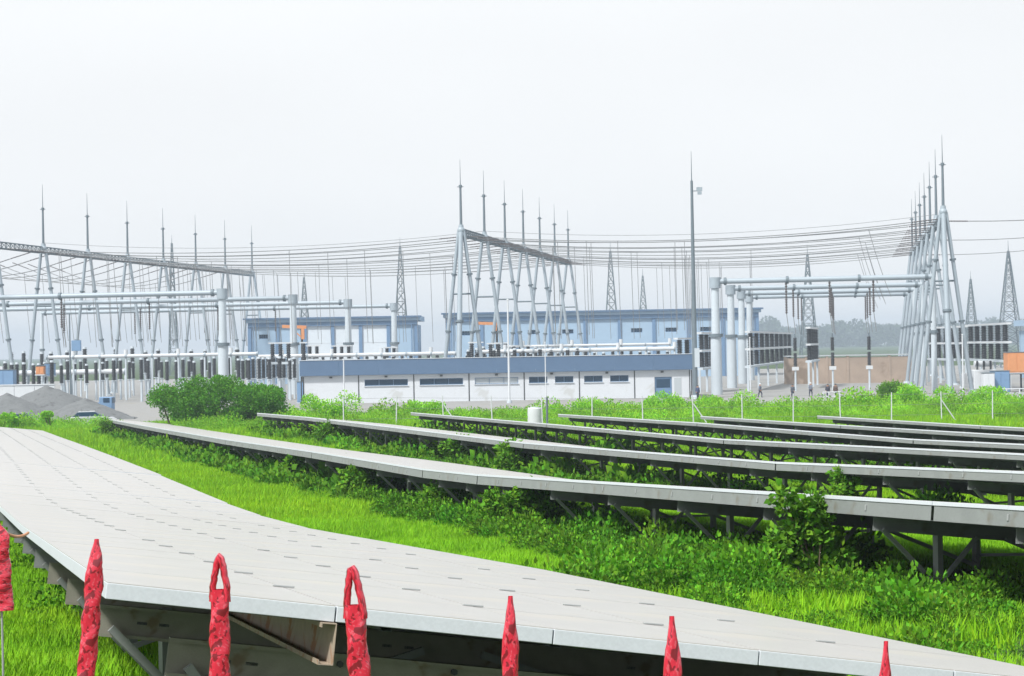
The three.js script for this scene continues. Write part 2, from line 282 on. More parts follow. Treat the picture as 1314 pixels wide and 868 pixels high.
// lower portal frames of tubular steel
function portal(Lc, Le, s, label) {
  const o0 = GS(Lc, s), t = thing('portal_frame', label, 'portal frame', o0, 'low tubular portal frames'); const R = (l, q, y) => GS(l, q, y).sub(o0); const H = 15.3;
  const col = part('column', rod(R(Lc, s, -.1), R(Lc, s, 8), .78, .72, 16), M.column, t); part('upper_column', rod(R(Lc, s, 8), R(Lc, s, H - .5), .58, .52, 16), M.column, col); part('collar', rod(R(Lc, s, 7.8), R(Lc, s, 8.25), .95, .95, 16), M.gantryDark, col);
  part('column_head', rod(R(Lc, s, H - .9), R(Lc, s, H + .55), .78, .78, 16), M.gantry, t);
  const e = Math.sign(Le - Lc), b = part('beam', rod(R(Lc + e * .5, s, H), R(Le, s, H), .36, .36, 14), M.gantry, t);
  const len = Math.abs(Le - Lc); for (const q of [1.2, len * .33, len * .66, len - 1]) part('flange', rod(R(Lc + e * q, s, H), R(Lc + e * (q + .35), s, H), .52, .52, 14), M.gantryDark, b);
  const en = part('column', rod(R(Le, s, -.1), R(Le, s, H + .4), .4, .36, 14), M.column, t); part('collar', rod(R(Le, s, 7.8), R(Le, s, 8.2), .55, .55, 12), M.gantryDark, en);
  // bracing stubs and hanging insulator pairs
  for (let i = 0; i < 3; i++) {
    const l = Lc + (Le - Lc) * (.33 + .2 * i);
    const ins = part('hanging_insulator', hang(R(l, s, H - .3), 4.2), M.brownIns, t);
    part('drop_lead', rod(R(l, s, H - 4.5), R(l + .3, s, 8.2), .05, .05, 5), M.wire, ins);
  }
  return t;
}
function sheds(L, r0, r1, n) { const p = [new THREE.Vector2(0.001, 0)]; for (let i = 0; i < n; i++) { const y = L * i / n, h = L / n; p.push(new THREE.Vector2(r0, y), new THREE.Vector2(r1, y + h * .35), new THREE.Vector2(r0, y + h * .7)); } p.push(new THREE.Vector2(r0, L), new THREE.Vector2(.001, L)); return new THREE.LatheGeometry(p, 10); }
function hang(p, L) { return sheds(L, .1, .2, 12).translate(p.x, p.y - L, p.z); }
['first', 'second', 'third', 'fourth'].forEach((w, i) => {
  portal(-17, LR - 1.4, [274, 312, 345, 374][i], `pale tubular portal frame beside the brown wall, ${w} counted from the green scrub`);
  portal(-86, LL - 34, [274, 311, 347, 384][i], `pale tubular portal frame between gravel heap and gable hall, ${w} counted from the gravel heap`);
});
// overhead conductors
const stringGeo = sheds(3.6, .05, .13, 16);
const along = (a, b, t, sag) => a.clone().lerp(b, t).add(V(0, -4 * sag * t * (1 - t), 0));
function wireGeo(a, b, sag, r, n = 18) { const pts = []; for (let i = 0; i <= n; i++) pts.push(along(a, b, i / n, sag)); return new THREE.TubeGeometry(new THREE.CatmullRomCurve3(pts), n, r, 5); }
function conductor(A, B, sag, label, group, drops = []) {
  const t = thing('overhead_conductor', label, 'power line', A, group), a = V(0, 0, 0), b = B.clone().sub(A);
  const ends = []; for (const [p, q] of [[a, b], [b, a]]) {
    const nx = along(a, b, p === a ? .07 : .93, sag), d = nx.clone().sub(p).normalize();
    const m = part('insulator_string', stringGeo, M.brownIns, t); m.position.copy(p); m.quaternion.setFromUnitVectors(Y, d); ends.push(p.clone().addScaledVector(d, 3.65));
  }
  for (const e of [-.2, .2]) part('wire', wireGeo(ends[0].clone().addScaledVector(gg, e), ends[1].clone().addScaledVector(gg, e), sag * .85, .05), M.wire, t);
  for (const [q, y, sh] of drops) { const p = along(ends[0], ends[1], q, sag * .85), e = V(p.x + sh, y - A.y, p.z + rr(-.5, .5)); part('dropper', wireGeo(p, e, rr(.3, .9), .042, 8), M.wire, t); }
  return t;
}
const NTH = 'first second third fourth fifth sixth seventh eighth ninth tenth eleventh twelfth thirteenth fourteenth fifteenth sixteenth seventeenth eighteenth nineteenth twentieth twenty-first twenty-second twenty-third twenty-fourth twenty-fifth twenty-sixth'.split(' ');
for (let k = 0; k < 6; k++) for (const fr of [.2, .5, .8]) {
  const s = bay(k) + 19 * fr, s2 = bay(k, LR) + 20.2 * fr; const g1 = 'conductors strung between the gantries', nth = NTH[k * 3 + [.2, .5, .8].indexOf(fr)];
  conductor(GS(LL + .4, s, HB - .6), GS(LM - .4, s, HB - .6), rr(1.2, 1.8), `twin conductor, gravel heap gantry to middle gantry, ${nth} from the low building`, g1, [[rr(.06, .12), 9, 1], [rr(.22, .36), 9, .4], [rr(.5, .92), 8, .3], [rr(.04, .2), 8, .6]]);
  conductor(GS(LM + .4, s, HB - .6), GS(LR - .4, s2, HB - .6), rr(1.1, 1.6), `twin conductor, middle gantry to wall side gantry, ${nth} from the low building`, 'conductors strung to the gantry by the wall', fr === .5 ? [[rr(.08, .3), 8, .3], [rr(.3, .6), 9, .2], [rr(.86, .92), 13, 3]] : [[rr(.06, .45), 8, .3], [rr(.1, .5), 8.5, .2]]);
  if (fr !== .5) conductor(GS(LL - 36, s, HB + 1.5), GS(LL - .4, s, HB - .6), 3.2, `outgoing twin conductor of the gravel heap gantry, ${nth} spot from the heap`, 'conductors leaving over the gravel heap', [[.8, 9, 1]]);
}
for (const k of [0, 2, 4]) { const s = bay(k, LR) + 9; conductor(GS(LR + .4, s, HB - .6 - k * .3), GS(LR + 60, s - 30, HB + 7), 3, `twin conductor leaving the wall side gantry over the orange container, ${['first', 'second', 'third'][k / 2]} from the low building`, 'outgoing conductors past the orange container'); }
// earth wires between rod collars
for (const [a, b, w] of [[LL, LM, 'gravel heap gantry and middle gantry'], [LM, LR, 'middle gantry and wall side gantry']]) for (const k of [1, 4]) solo('earth_wire', wireGeo(GS(a, bay(k), HB + 1), GS(b, bay(k, b), HB + 1), 1.6, .035), M.wire, `thin single earth wire between ${w}, ${k === 1 ? 'closer to' : 'farther from'} the low building`, 'power line', 'earth wires');
// equipment: post insulators
const postProto = (() => { const g = new THREE.Group(); part('support', merge([rod(V(0, -.1, 0), V(0, 2.9, 0), .17, .15, 10), box(.7, .12, .5, 0, 2.95, 0)]), M.column, g); part('insulator', sheds(2.7, .22, .36, 13).translate(0, 3.02, 0), M.insul, g); part('cap', rod(V(0, 5.72, 0), V(0, 5.98, 0), .26, .22, 10), M.column, g); return g; })();
function postIns(pos, sc, label, group) { const t = postProto.clone(); t.name = numbered('post_insulator'); t.position.copy(pos); t.scale.setScalar(sc); t.userData = { label, category: 'insulator', group }; scene.add(t); return t; }
// bus pipe on two-tier insulators = breaker banks
function bank(p0, p1, n, label, tiers, hBase, group) {
  const t = thing('insulator_bank', label, 'switchgear', p0, group), b = p1.clone().sub(p0), d = b.clone().normalize();
  const tierH = 2.15; part('base_frame', merge([bar(V(0, hBase - .2, 0), b.clone().add(V(0, hBase - .2, 0)), .9, .3), ...Array.from({ length: Math.ceil(n / 2) + 1 }, (_, i) => { const c = b.clone().multiplyScalar(i / Math.ceil(n / 2)); return bar(c.clone().add(V(0, -.1, 0)), c.clone().add(V(0, hBase - .3, 0)), .3, .3, d); })]), M.column, t);
  for (let i = 0; i < n; i++) for (let k = 0; k < tiers; k++) { const c = b.clone().multiplyScalar((i + .5) / n).add(V(0, hBase + k * (tierH + .35), 0)); part('insulator', sheds(tierH, .3, .5, 9), M.insul, t).position.copy(c); }
  for (let k = 0; k < tiers; k++) part('rail', bar(V(0, hBase + (k + 1) * (tierH + .35) - .17, 0), b.clone().add(V(0, hBase + (k + 1) * (tierH + .35) - .17, 0)), .7, .26), M.white, t);
  return t;
}
const G1 = 'two tier insulator banks';
bank(onYard(868, 292), onYard(887, 296), 2, 'short dark insulator bank looking over the end of the blue fascia', 1, 5.4, G1);
bank(onYard(898, 283), onYard(916, 296), 3, 'dark insulator bank between the tall mast and the first round column', 2, 3.6, G1);
bank(onYard(960, 290), onYard(1016, 372), 9, 'long pale insulator bank with dark twin tiers facing the brown wall', 2, 3.7, G1);
bank(onYard(1038, 300), onYard(1049, 322), 4, 'small free standing insulator bank in front of the brown wall', 2, 4.2, G1);
bank(onYard(1192, 330), onYard(1240, 302), 5, 'insulator bank seen through the legs of the wall side gantry', 2, 4, G1);
bank(onYard(1243, 300), onYard(1296, 268), 6, 'long insulator bank beside the orange container', 2, 4.1, G1);
for (const [px, lab] of [[1021, 'next to the long insulator bank'], [1069, 'on a slim pole in front of the brown wall'], [1116, 'closest to the legs of the wall side gantry']]) {
  const t = thing('surge_arrester', `slender black two piece surge arrester ${lab}`, 'insulator', onYard(px, 285)); part('pole', rod(V(0, -.1, 0), V(0, 3, 0), .16, .14, 10), M.column, t); part('bracket', box(.9, .5, .5, 0, 3.2, 0), M.white, t);
  for (let k = 0; k < 2; k++) part('insulator', sheds(1.9, .2, .32, 9).translate(0, 3.5 + k * 2.15, 0), M.insul, t); part('cap', rod(V(0, 7.5, 0), V(0, 8.1, 0), .12, .1, 8), M.gantryDark, t);
}
// left hand field of posts
const G2 = 'post insulators in the yard';
for (let i = 0; i < 17; i++) postIns(onYard(306 + i * 4.4 + (i % 3) * 1.2, 283 + (i % 3) * 9), rr(.98, 1.04), `black post insulator in the dense group behind the hedge, ${NTH[i]} towards the low building`, G2);
for (let i = 0; i < 26; i++) postIns(onYard(78 + i * 8.6 + rr(-2, 2), 290 + (i % 4) * 14), rr(.92, 1.06), `black post insulator behind the gravel heap, ${NTH[i]} from the white low wall`, G2);
for (let i = 0; i < 9; i++) postIns(onYard(-4 + i * 9 + rr(-2, 2), 268 + (i % 2) * 12), rr(.95, 1.05), `black post insulator behind the white low wall, ${NTH[i]} towards the gravel crest`, G2);
for (let i = 0; i < 16; i++) postIns(onYard(392 + i * 11.3, 318 + (i % 3) * 12), rr(1.0, 1.1), `black post insulator before the gable hall, ${NTH[i]} towards the middle gantry`, G2);
for (let i = 0; i < 24; i++) postIns(onYard(588 + i * 11.7, 322 + (i % 2) * 16), rr(.98, 1.05), `black post insulator before the long blue hall, ${NTH[i]} from the middle gantry strut`, G2);
for (let i = 0; i < 16; i++) postIns(onYard(12 + i * 19.5 + rr(-5, 5), 335 + (i % 3) * 22), rr(1.2, 1.4), `tall post insulator behind the gravel heap gantry, ${NTH[i]} towards the gable hall`, G2);
for (let i = 0; i < 14; i++) postIns(onYard(598 + i * 11 + rr(-4, 4), 300 + (i % 3) * 5), rr(1.08, 1.2), `tall post insulator under the middle gantry, ${NTH[i]} from its strut foot`, G2);
// tall transformer bushings with three dark columns
function bushings(px, D, n, label, h0 = 5.2, len = 2.6) { const t = thing('bushing_stand', label, 'bushing', onYard(px, D), 'bushing stands'); part('stand', merge([...Array.from({ length: n }, (_, i) => rod(V(i * 1.15, -.1, 0), V(i * 1.15, h0, 0), .2, .2, 8)), box(n * 1.15 + .4, .35, .7, (n - 1) * .575, h0, 0)]), M.column, t); for (let i = 0; i < n; i++) part('bushing', sheds(len, .24, .4, 10).translate(i * 1.15, h0 + .2, 0), M.insul, t); part('cap_rail', box(n * 1.15, .18, .3, (n - 1) * .575, h0 + len + .3, 0), M.white, t); }
bushings(350, 292, 3, 'row of three tall black bushings beside the orange jib arm'); bushings(390, 296, 1, 'single tall black bushing under the orange jib arm');
bushings(398, 330, 2, 'pair of black bushings before the pale panels of the gable hall', 5.4, 2); bushings(430, 335, 3, 'three slanting black bushings before the gable hall', 5.3, 2); bushings(497, 335, 2, 'two black bushings at the far corner of the gable hall', 5.3, 1.6);
bushings(606, 300, 2, 'pair of tall black bushings under the middle gantry end', 4.6, 2.8); bushings(630, 296, 2, 'pair of tall black bushings under the orange strip of the long hall', 4.4, 2.8); bushings(640, 318, 2, 'two black bushings beside the slim white pole', 4.9, 2.4); bushings(660, 330, 3, 'three black bushings beyond the slim white pole', 4.4, 2.4);
// white gas insulated bus ducts
function duct(pa, pb, D, y, r, label) { const a = at(pa, 460, D), b = at(pb, 460, D); a.y = b.y = y; const t = thing('bus_duct', label, 'pipe duct', V(a.x, 0, a.z), 'white bus ducts'); const o = V(a.x, 0, a.z), A = a.clone().sub(o), B = b.clone().sub(o); part('pipe', rod(A, B, r, r, 14), M.white, t); const n = Math.round(A.distanceTo(B) / 4); for (let i = 0; i <= n; i++) { const c = A.clone().lerp(B, i / n); part('support', rod(V(c.x, -.1, c.z), V(c.x, y - r * .8, c.z), .14, .14, 8), M.column, t); const d = B.clone().sub(A).normalize(); part('flange', rod(c.clone().addScaledVector(d, -.12), c.clone().addScaledVector(d, .12), r * 1.35, r * 1.35, 14), M.gantry, t); if (i % 2) part('turret', rod(V(c.x, y, c.z), V(c.x, y + r + .7, c.z), .32, .28, 10), M.white, t); } }
duct(330, 585, 310, 6.15, .28, 'white bus duct crossing in front of the gable hall'); duct(612, 866, 305, 6.3, .3, 'long white bus duct in front of the long blue hall'); duct(640, 860, 335, 7, .22, 'thin white bus duct close to the long blue hall'); duct(60, 330, 300, 6.6, .26, 'white bus duct behind the gravel heap and hedge');
duct(-30, 160, 318, 4.2, .4, 'thick white bus duct low behind the white wall');

/* ---------- buildings ---------- */
{ // low control building
  const D = 262, x0 = dir(385, 480)[0] * D, x1 = dir(889, 480)[0] * D, W = x1 - x0, dep = 11, base = V(x0, 0, -D);
  const t = thing('control_building', 'low white building with deep blue fascia and ribbon windows', 'building', base);
  const nb = 7, bw = (W - .8) / nb, hw = 3.62;
  // front wall built as panels round real openings
  const wins = [[], [[.1, .9]], [[.1, .9]], [[.1, .9]], [[.08, .42], [.56, .9]], [[.08, .42], [.56, .9]], [['door']]];
  for (let i = 0; i < nb; i++) {
    const a = .4 + i * bw + .07, b = .4 + (i + 1) * bw - .07, w = b - a, L = [];
    const zy = [2.22, 3.05]; let cuts = wins[i];
    if (!cuts.length) L.push(box(w, hw, .3, a + w / 2, hw / 2, -.15));
    else if (cuts[0][0] === 'door') { const d0 = a + w * .36, d1 = a + w * .68, dh = 2.75; L.push(box(d0 - a, hw, .3, (a + d0) / 2, hw / 2, -.15), box(b - d1, hw, .3, (b + d1) / 2, hw / 2, -.15), box(d1 - d0, hw - dh, .3, (d0 + d1) / 2, (hw + dh) / 2, -.15)); const dr = part('door', box(d1 - d0 - .06, dh - .03, .08, (d0 + d1) / 2, dh / 2, -.2), M.hallBlue, t); part('door_pane', box((d1 - d0) * .8, 1.1, .03, (d0 + d1) / 2, 1.9, -.15), M.glass, dr); part('side_light', box(.9, 2.2, .03, d1 + .75, 1.5, .02), M.greyPanel, t); }
    else {
      L.push(box(w, zy[0], .3, a + w / 2, zy[0] / 2, -.15), box(w, hw - zy[1], .3, a + w / 2, (hw + zy[1]) / 2, -.15)); let e = 0;
      for (const [c, d] of cuts) { L.push(box((c - e) * w, zy[1] - zy[0], .3, a + (e + c) / 2 * w, (zy[0] + zy[1]) / 2, -.15)); e = d; const ww = (d - c) * w, cx = a + (c + d) / 2 * w, cy = (zy[0] + zy[1]) / 2, hh = zy[1] - zy[0]; const shut = i === 3; const fr = part('window', merge([box(ww, .06, .1, cx, zy[0] + .03, -.2), box(ww, .06, .1, cx, zy[1] - .03, -.2), box(.06, hh - .12, .1, cx - ww / 2 + .03, cy, -.2), box(.06, hh - .12, .1, cx + ww / 2 - .03, cy, -.2)]), M.hallBlue, t); const np = ww > 3 ? 3 : 2; for (let q = 0; q < np; q++) part('pane', box(ww / np - .09, hh - .14, .02, cx - ww / 2 + (q + .5) * ww / np, cy, -.21), shut ? M.greyPanel : M.glass, fr); for (let q = 1; q < np; q++) part('mullion', box(.05, hh - .12, .06, cx - ww / 2 + q * ww / np, cy, -.2), M.hallBlue, fr); part('sill', box(ww + .2, .06, .16, cx, zy[0] - .035, .06), M.white, fr); }
      L.push(box((1 - e) * w, zy[1] - zy[0], .3, a + (1 + e) / 2 * w, (zy[0] + zy[1]) / 2, -.15));
    }
    part('wall_panel', merge(L), M.wallWhite, t); part('lamp', merge([box(.35, .2, .3, (a + b) / 2, hw - .22, .15)]), M.dark, t);
  }
  for (let i = 0; i <= nb; i++) part('pilaster', box(.13, hw, .34, .4 + i * bw, hw / 2, -.13), M.dark, t);
  part('wall', merge([box(W - .8, hw, .3, W / 2, hw / 2, -dep + .15), box(.3, hw, dep - .7, .4 + .15, hw / 2, -dep / 2), box(.3, hw, dep - .7, W - .55, hw / 2, -dep / 2), box(W - 1.5, .1, dep - 1, W / 2, .05, -dep / 2)]), M.wallWhite, t);
  const fa = []; const nS = 10; for (let i = 0; i < nS; i++) part('fascia_panel', box(W / nS - .015, 1.98, .16, (i + .5) * W / nS, 3.65 + .99, .5), M.fascia, t);
  part('parapet', merge([box(.16, 1.98, dep + .5, .08, 4.64, -dep / 2 + .15), box(.16, 1.98, dep + .5, W - .08, 4.64, -dep / 2 + .15), box(W, 1.98, .16, W / 2, 4.64, -dep - .2)]), M.fascia, t);
  const rf = part('roof', box(W - .4, .25, dep + .4, W / 2, 3.78, -dep / 2 + .1), M.white, t); part('coping', box(W + .1, .07, .3, W / 2, 5.67, .5), M.alu, rf);
  part('downpipe', rod(V(.15, 0, .3), V(.15, 3.6, .3), .07, .07, 8), M.dark, t); part('downpipe', rod(V(W - .2, 0, .3), V(W - .2, 3.6, .3), .07, .07, 8), M.dark, t);
}
function hall(pa, pb, D, H, nb, style, label) {
  const x0 = dir(pa, 430)[0] * D, x1 = dir(pb, 430)[0] * D, W = x1 - x0, dep = 22, t = thing('industrial_hall', label, 'hall', V(x0, 0, -D)), bw = W / nb;
  for (let i = 0; i < nb; i++) {
    const light = style[i] === 'l', L = [], a = i * bw + .35, w = bw - .7; const mat = light ? M.hallLight : M.hallWall;
    const wy0 = 9.5, wy1 = 10.4, w0 = .32, w1 = .68;
    if (style[i] === 'w') { L.push(box(w, wy0, .3, a + w / 2, wy0 / 2, -.15), box(w, H - 1.8 - wy1, .3, a + w / 2, (H - 1.8 + wy1) / 2, -.15), box(w * w0, wy1 - wy0, .3, a + w * w0 / 2, (wy0 + wy1) / 2, -.15), box(w * (1 - w1), wy1 - wy0, .3, a + w * (1 + w1) / 2, (wy0 + wy1) / 2, -.15)); const n = 4, ww = w * (w1 - w0), wd = part('window', box(ww, .08, .12, a + w / 2, wy0 + .04, -.15), M.hallBlue, t); for (let q = 0; q < n; q++) part('pane', box(ww / n - .12, wy1 - wy0 - .1, .04, a + w * w0 + (q + .5) * ww / n, (wy0 + wy1) / 2 + .02, -.18), M.glass, wd); }
    else { L.push(box(w, H - 1.8, .3, a + w / 2, (H - 1.8) / 2, -.15)); if (light) for (let q = 1; q < 4; q++) part('cladding_seam', box(w, .06, .06, a + w / 2, 2.8 * q, .02), M.white, t); }
    part('wall_panel', merge(L), mat, t);
  }
  for (let i = 0; i <= nb; i++) part('pilaster', box(.7, H - 1.8, .6, i * bw, (H - 1.8) / 2, 0), M.hallBlue, t);
  part('wall', merge([box(.3, H - 1.8, dep - 1, .2, (H - 1.8) / 2, -dep / 2), box(.3, H - 1.8, dep - 1, W - .2, (H - 1.8) / 2, -dep / 2), box(W, H - 1.8, .3, W / 2, (H - 1.8) / 2, -dep)]), M.hallWall, t);
  const roof = part('roof', merge([box(W + 1.6, 1.0, dep + 1.6, W / 2, H - .5, -dep / 2)]), M.hallWall, t); part('eaves_band', box(W + .6, .8, .5, W / 2, H - 1.42, .25), M.hallBlue, roof); part('gutter', box(W + 2.4, .35, .5, W / 2, H - .2, 1.05), M.fascia, roof);
  part('downpipe', rod(V(.9, 0, .5), V(.9, H - 1.8, .5), .12, .12, 8), M.hallBlue, t); part('downpipe', rod(V(W - .9, 0, .5), V(W - .9, H - 1.8, .5), .12, .12, 8), M.hallBlue, t);
  return t;
}
hall(320, 534, 420, 13.8, 6, ['w', 'b', 'l', 'l', 'l', 'b'], 'light blue hall with pale panels and orange jib arm in front');
hall(574, 972, 425, 14.3, 9, ['w', 'b', 'w', 'w', 'b', 'w', 'w', 'w', 'b'], 'long light blue hall with short dark windows behind the middle gantry');
hall(1352, 1460, 330, 10, 3, ['b', 'b', 'b'], 'plain blue hall standing beyond the orange container');
// jib arm and orange strip
{ const p = onYard(388, 352), t = thing('jib_crane', 'orange steel jib arm in front of the light blue gable hall', 'crane', p); part('post', rod(V(0, 0, 0), V(0, 11, 0), .22, .2, 8), M.dark, t); part('arm', bar(V(.8, 11, 0), V(-3.4, 11.2, 0), .5, .55), M.orange, t); part('hook_block', merge([bar(V(.2, 10.8, .1), V(.2, 8.9, .1), .9, .5, V(1, 0, 0))]), M.orange, t); part('strut', bar(V(0, 9.2, 0), V(-2, 11, 0), .2, .2), M.orange, t); }
{ const p = onYard(628, 352), t = thing('jib_crane', 'orange jib arm behind the legs of the middle gantry', 'crane', p); part('post', rod(V(1.4, 0, 0), V(1.4, 11, 0), .22, .2, 8), M.dark, t); part('arm', bar(V(1.8, 11, 0), V(-2.6, 11.2, 0), .45, .5), M.orange, t); part('hook_block', bar(V(1.2, 10.8, .1), V(1.2, 9.8, .1), .6, .4, V(1, 0, 0)), M.orange, t); }
// brown wall behind the arresters, built in bays with piers
{ const D = 332, x0 = dir(1008, 470)[0] * D, x1 = dir(1168, 470)[0] * D, W = x1 - x0, t = thing('boundary_wall', 'brown masonry wall behind the black surge arresters', 'wall', V(x0, 0, -D)); const n = 6; for (let i = 0; i < n; i++) part('wall_panel', box(W / n - .3, 4.3, .3, (i + .5) * W / n, 2.15, 0), M.brick, t); for (let i = 0; i <= n; i++) part('pier', box(.42, 4.5, .5, i * W / n, 2.25, 0), M.brick, t); part('coping', box(W + .6, .2, .7, W / 2, 4.62, 0), M.greyPanel, t); }
{ const D = 234, x0 = dir(-60, 490)[0] * D, x1 = dir(70, 490)[0] * D, W = x1 - x0, t = thing('low_wall', 'white low wall behind the gravel heap', 'wall', V(x0, 0, -D)); const n = 5; for (let i = 0; i < n; i++) part('wall_panel', box(W / n - .04, 3.5, .25, (i + .5) * W / n, 1.75, 0), M.white, t); part('coping', box(W, .12, .4, W / 2, 3.57, 0), M.white, t); }
// masts and poles
{ const p = onYard(892, 255), t = thing('lamp_mast', 'tall thin grey mast with floodlight beside the low white building', 'mast', p); part('shaft', merge([rod(V(0, -.1, 0), V(0, 15, 0), .34, .27, 12), rod(V(0, 15, 0), V(0, 27.5, 0), .25, .16, 12)]), M.gantryDark, t); part('tip', rod(V(0, 27.5, 0), V(0, 31.2, 0), .07, .025, 6), M.gantryDark, t); const fl = part('floodlight', merge([box(.7, .5, .5, .95, 26.4, .1), box(.5, .35, .4, .95, 25.9, .25)]), M.gantry, t); part('arm', rod(V(0, 26.2, 0), V(.9, 26.2, 0), .06, .06, 6), M.gantryDark, fl); part('control_box', box(.6, 2.4, .5, .25, 5.2, .3), M.column, t); part('base', rod(V(0, 0, 0), V(0, .5, 0), .6, .5, 12), M.column, t); }
for (const [px, ytop, D, lab, r] of [[653, 385, 250, 'slim white pole in front of the shuttered grey window', .14], [700, 440, 250, 'thin white pole between two dark window pairs', .08], [441, 462, 248, 'thin white pole at the hedge end of the low white building', .1], [963, 434, 262, 'thin white pole in front of the long insulator bank', .1], [1236, 430, 250, 'thin white pole at the foot of the wall side gantry', .11], [90, 402, 285, 'thin grey pole with blue box behind the gravel heap', .13]]) {
  const p = onYard(px, D), h = at(px, ytop, D).y, t = thing('white_pole', lab, 'pole', p); part('shaft', rod(V(0, -.1, 0), V(0, h, 0), r, r * .7, 8), px === 90 ? M.gantryDark : M.white, t); part('foot', rod(V(0, 0, 0), V(0, .35, 0), r * 2.4, r * 2.2, 8), M.column, t); if (px === 90) part('box', rbox(1.3, 1.5, .5, .9, 8.2, 0), M.blue, t); else part('cap', rod(V(0, h, 0), V(0, h + .12, 0), r * 1.1, r * .8, 8), M.white, t);
}
// lattice towers
function tower(px, ytop, D, lab, w = 5) {
  const h = at(px, ytop, D).y, p = onYard(px, D), t = thing('lattice_tower', lab, 'pylon', p, 'hazy lattice towers'); const wAt = q => w * (1 - q) + .35 * q; const C = (i, q) => V((i & 1 ? 1 : -1) * wAt(q) / 2, h * q, (i & 2 ? 1 : -1) * wAt(q) / 2);
  const pairs = [[0, 1], [1, 3], [3, 2], [2, 0]];
  for (let i = 0; i < 4; i++) part('leg', rod(C(i, 0), C(i, 1), .17, .12, 5), M.gantryDark, t);
  const n = 13; const L = []; const qs = []; for (let i = 0; i <= n; i++) qs.push(1 - Math.pow(1 - i / n, 1.35)); for (let i = 0; i < n; i++) for (const [a, b] of pairs) { L.push(rod(C(a, qs[i]), C(b, qs[i + 1]), .075, .075, 4, false), rod(C(b, qs[i]), C(a, qs[i + 1]), .075, .075, 4, false), rod(C(a, qs[i]), C(b, qs[i]), .07, .07, 4, false)); } part('bracing', merge(L), M.gantryDark, t).userData.kind = 'stuff';
  part('spike', rod(V(0, h, 0), V(0, h + 2.5, 0), .1, .03, 5), M.gantryDark, t);
}
tower(516, 316, 560, 'slim lattice tower rising behind the light blue gable hall'); tower(392, 356, 640, 'small hazy lattice tower above the jib arm hall'); tower(786, 322, 560, 'slim lattice tower rising behind the long blue hall', 5); tower(827, 354, 680, 'small lattice tower just beside a taller one behind the long hall'); tower(1039, 326, 540, 'hazy lattice tower standing beyond the round portal beams'); tower(1248, 358, 640, 'small hazy lattice tower beyond the wall side gantry'); tower(1297, 322, 480, 'broad lattice tower behind the orange container', 6); tower(223, 312, 620, 'hazy lattice tower behind the gravel heap gantry', 3);

/* ---------- small yard things ---------- */
function cabinet(px, D, w, h, d, mat, lab, name = 'equipment_cabinet', y = 0) { const t = thing(name, lab, 'cabinet', onYard(px, D).add(V(0, y, 0))); part('body', rbox(w, h, d, 0, h / 2 + .1, 0, .05), mat, t); part('plinth', box(w + .2, .12, d + .2, 0, .05, 0), M.column, t); for (let i = 0; i < 2; i++) part('door', rbox(w / 2 - .12, h - .3, .05, (i - .5) * w / 2, h / 2 + .1, d / 2 + .02, .02), mat, t); part('lid', box(w + .12, .08, d + .12, 0, h + .14, 0), M.gantryDark, t); }
cabinet(1303, 262, 2.4, 2.6, 2.4, M.orange, 'orange container at the end of the long insulator bank', 'container', 2.4);
{ const t = thing('container_stand', 'dark steel stand carrying the orange container', 'stand', onYard(1303, 262)); for (const [x, z] of [[-1, -1], [1, -1], [1, 1], [-1, 1]]) part('leg', box(.2, 2.3, .2, x, 1.15, z), M.dark, t); part('deck', box(2.6, .1, 2.6, 0, 2.35, 0), M.dark, t); }
cabinet(1283, 258, 2.2, 2.7, 1.6, M.blue, 'blue cabinet in front of the long insulator bank'); cabinet(1268, 256, 1.4, 2.5, 1.4, M.white, 'white tank cabinet beside the blue cabinet');
cabinet(6, 262, 2.6, 2.4, 1.6, M.blue, 'blue cabinet raised over the white low wall', 'equipment_cabinet', 2.6); cabinet(52, 268, 1.1, 1.1, 1, M.orange, 'small orange box among black insulators above the white low wall', 'equipment_cabinet', 4.3); cabinet(64, 270, 1.3, 1.6, 1, M.blue, 'small blue box beside the small orange box', 'equipment_cabinet', 4.1); cabinet(388, 268, 1.4, 2.7, 1.2, M.blue, 'blue cabinet at the end wall of the low white building');
for (const [px, dx] of [[6, 2.6], [52, 4.3], [64, 4.1]]) { const t = thing('cabinet_stand', px === 6 ? 'pale steel stand under the raised blue cabinet' : px === 52 ? 'pale steel stand under the small orange box' : 'pale steel stand under the small blue box', 'stand', onYard(px, px === 6 ? 262 : px === 52 ? 268 : 270)); for (const e of [-.4, .4]) part('leg', rod(V(e, 0, 0), V(e, dx - .02, 0), .1, .1, 8), M.column, t); part('plate', box(1.2, .08, 1, 0, dx - .05, 0), M.column, t); }
{ // transformer near the right bank
  const t = thing('transformer', 'white transformer with conservator tank at the foot of the wall side gantry', 'transformer', onYard(1262, 272)); part('tank', rbox(3, 2.6, 2.2, 0, 1.5, 0, .1), M.white, t); for (let i = 0; i < 7; i++) part('radiator_fin', box(.06, 2, 1.8, -1.9 - i * .14, 1.4, 0), M.white, t); part('conservator', rod(V(-1.2, 3.6, 0), V(1.2, 3.6, 0), .4, .4, 14), M.white, t); for (let i = 0; i < 3; i++) part('bushing', sheds(1.2, .1, .2, 7).translate(-.9 + i * .9, 2.8, .5), M.insul, t);
}
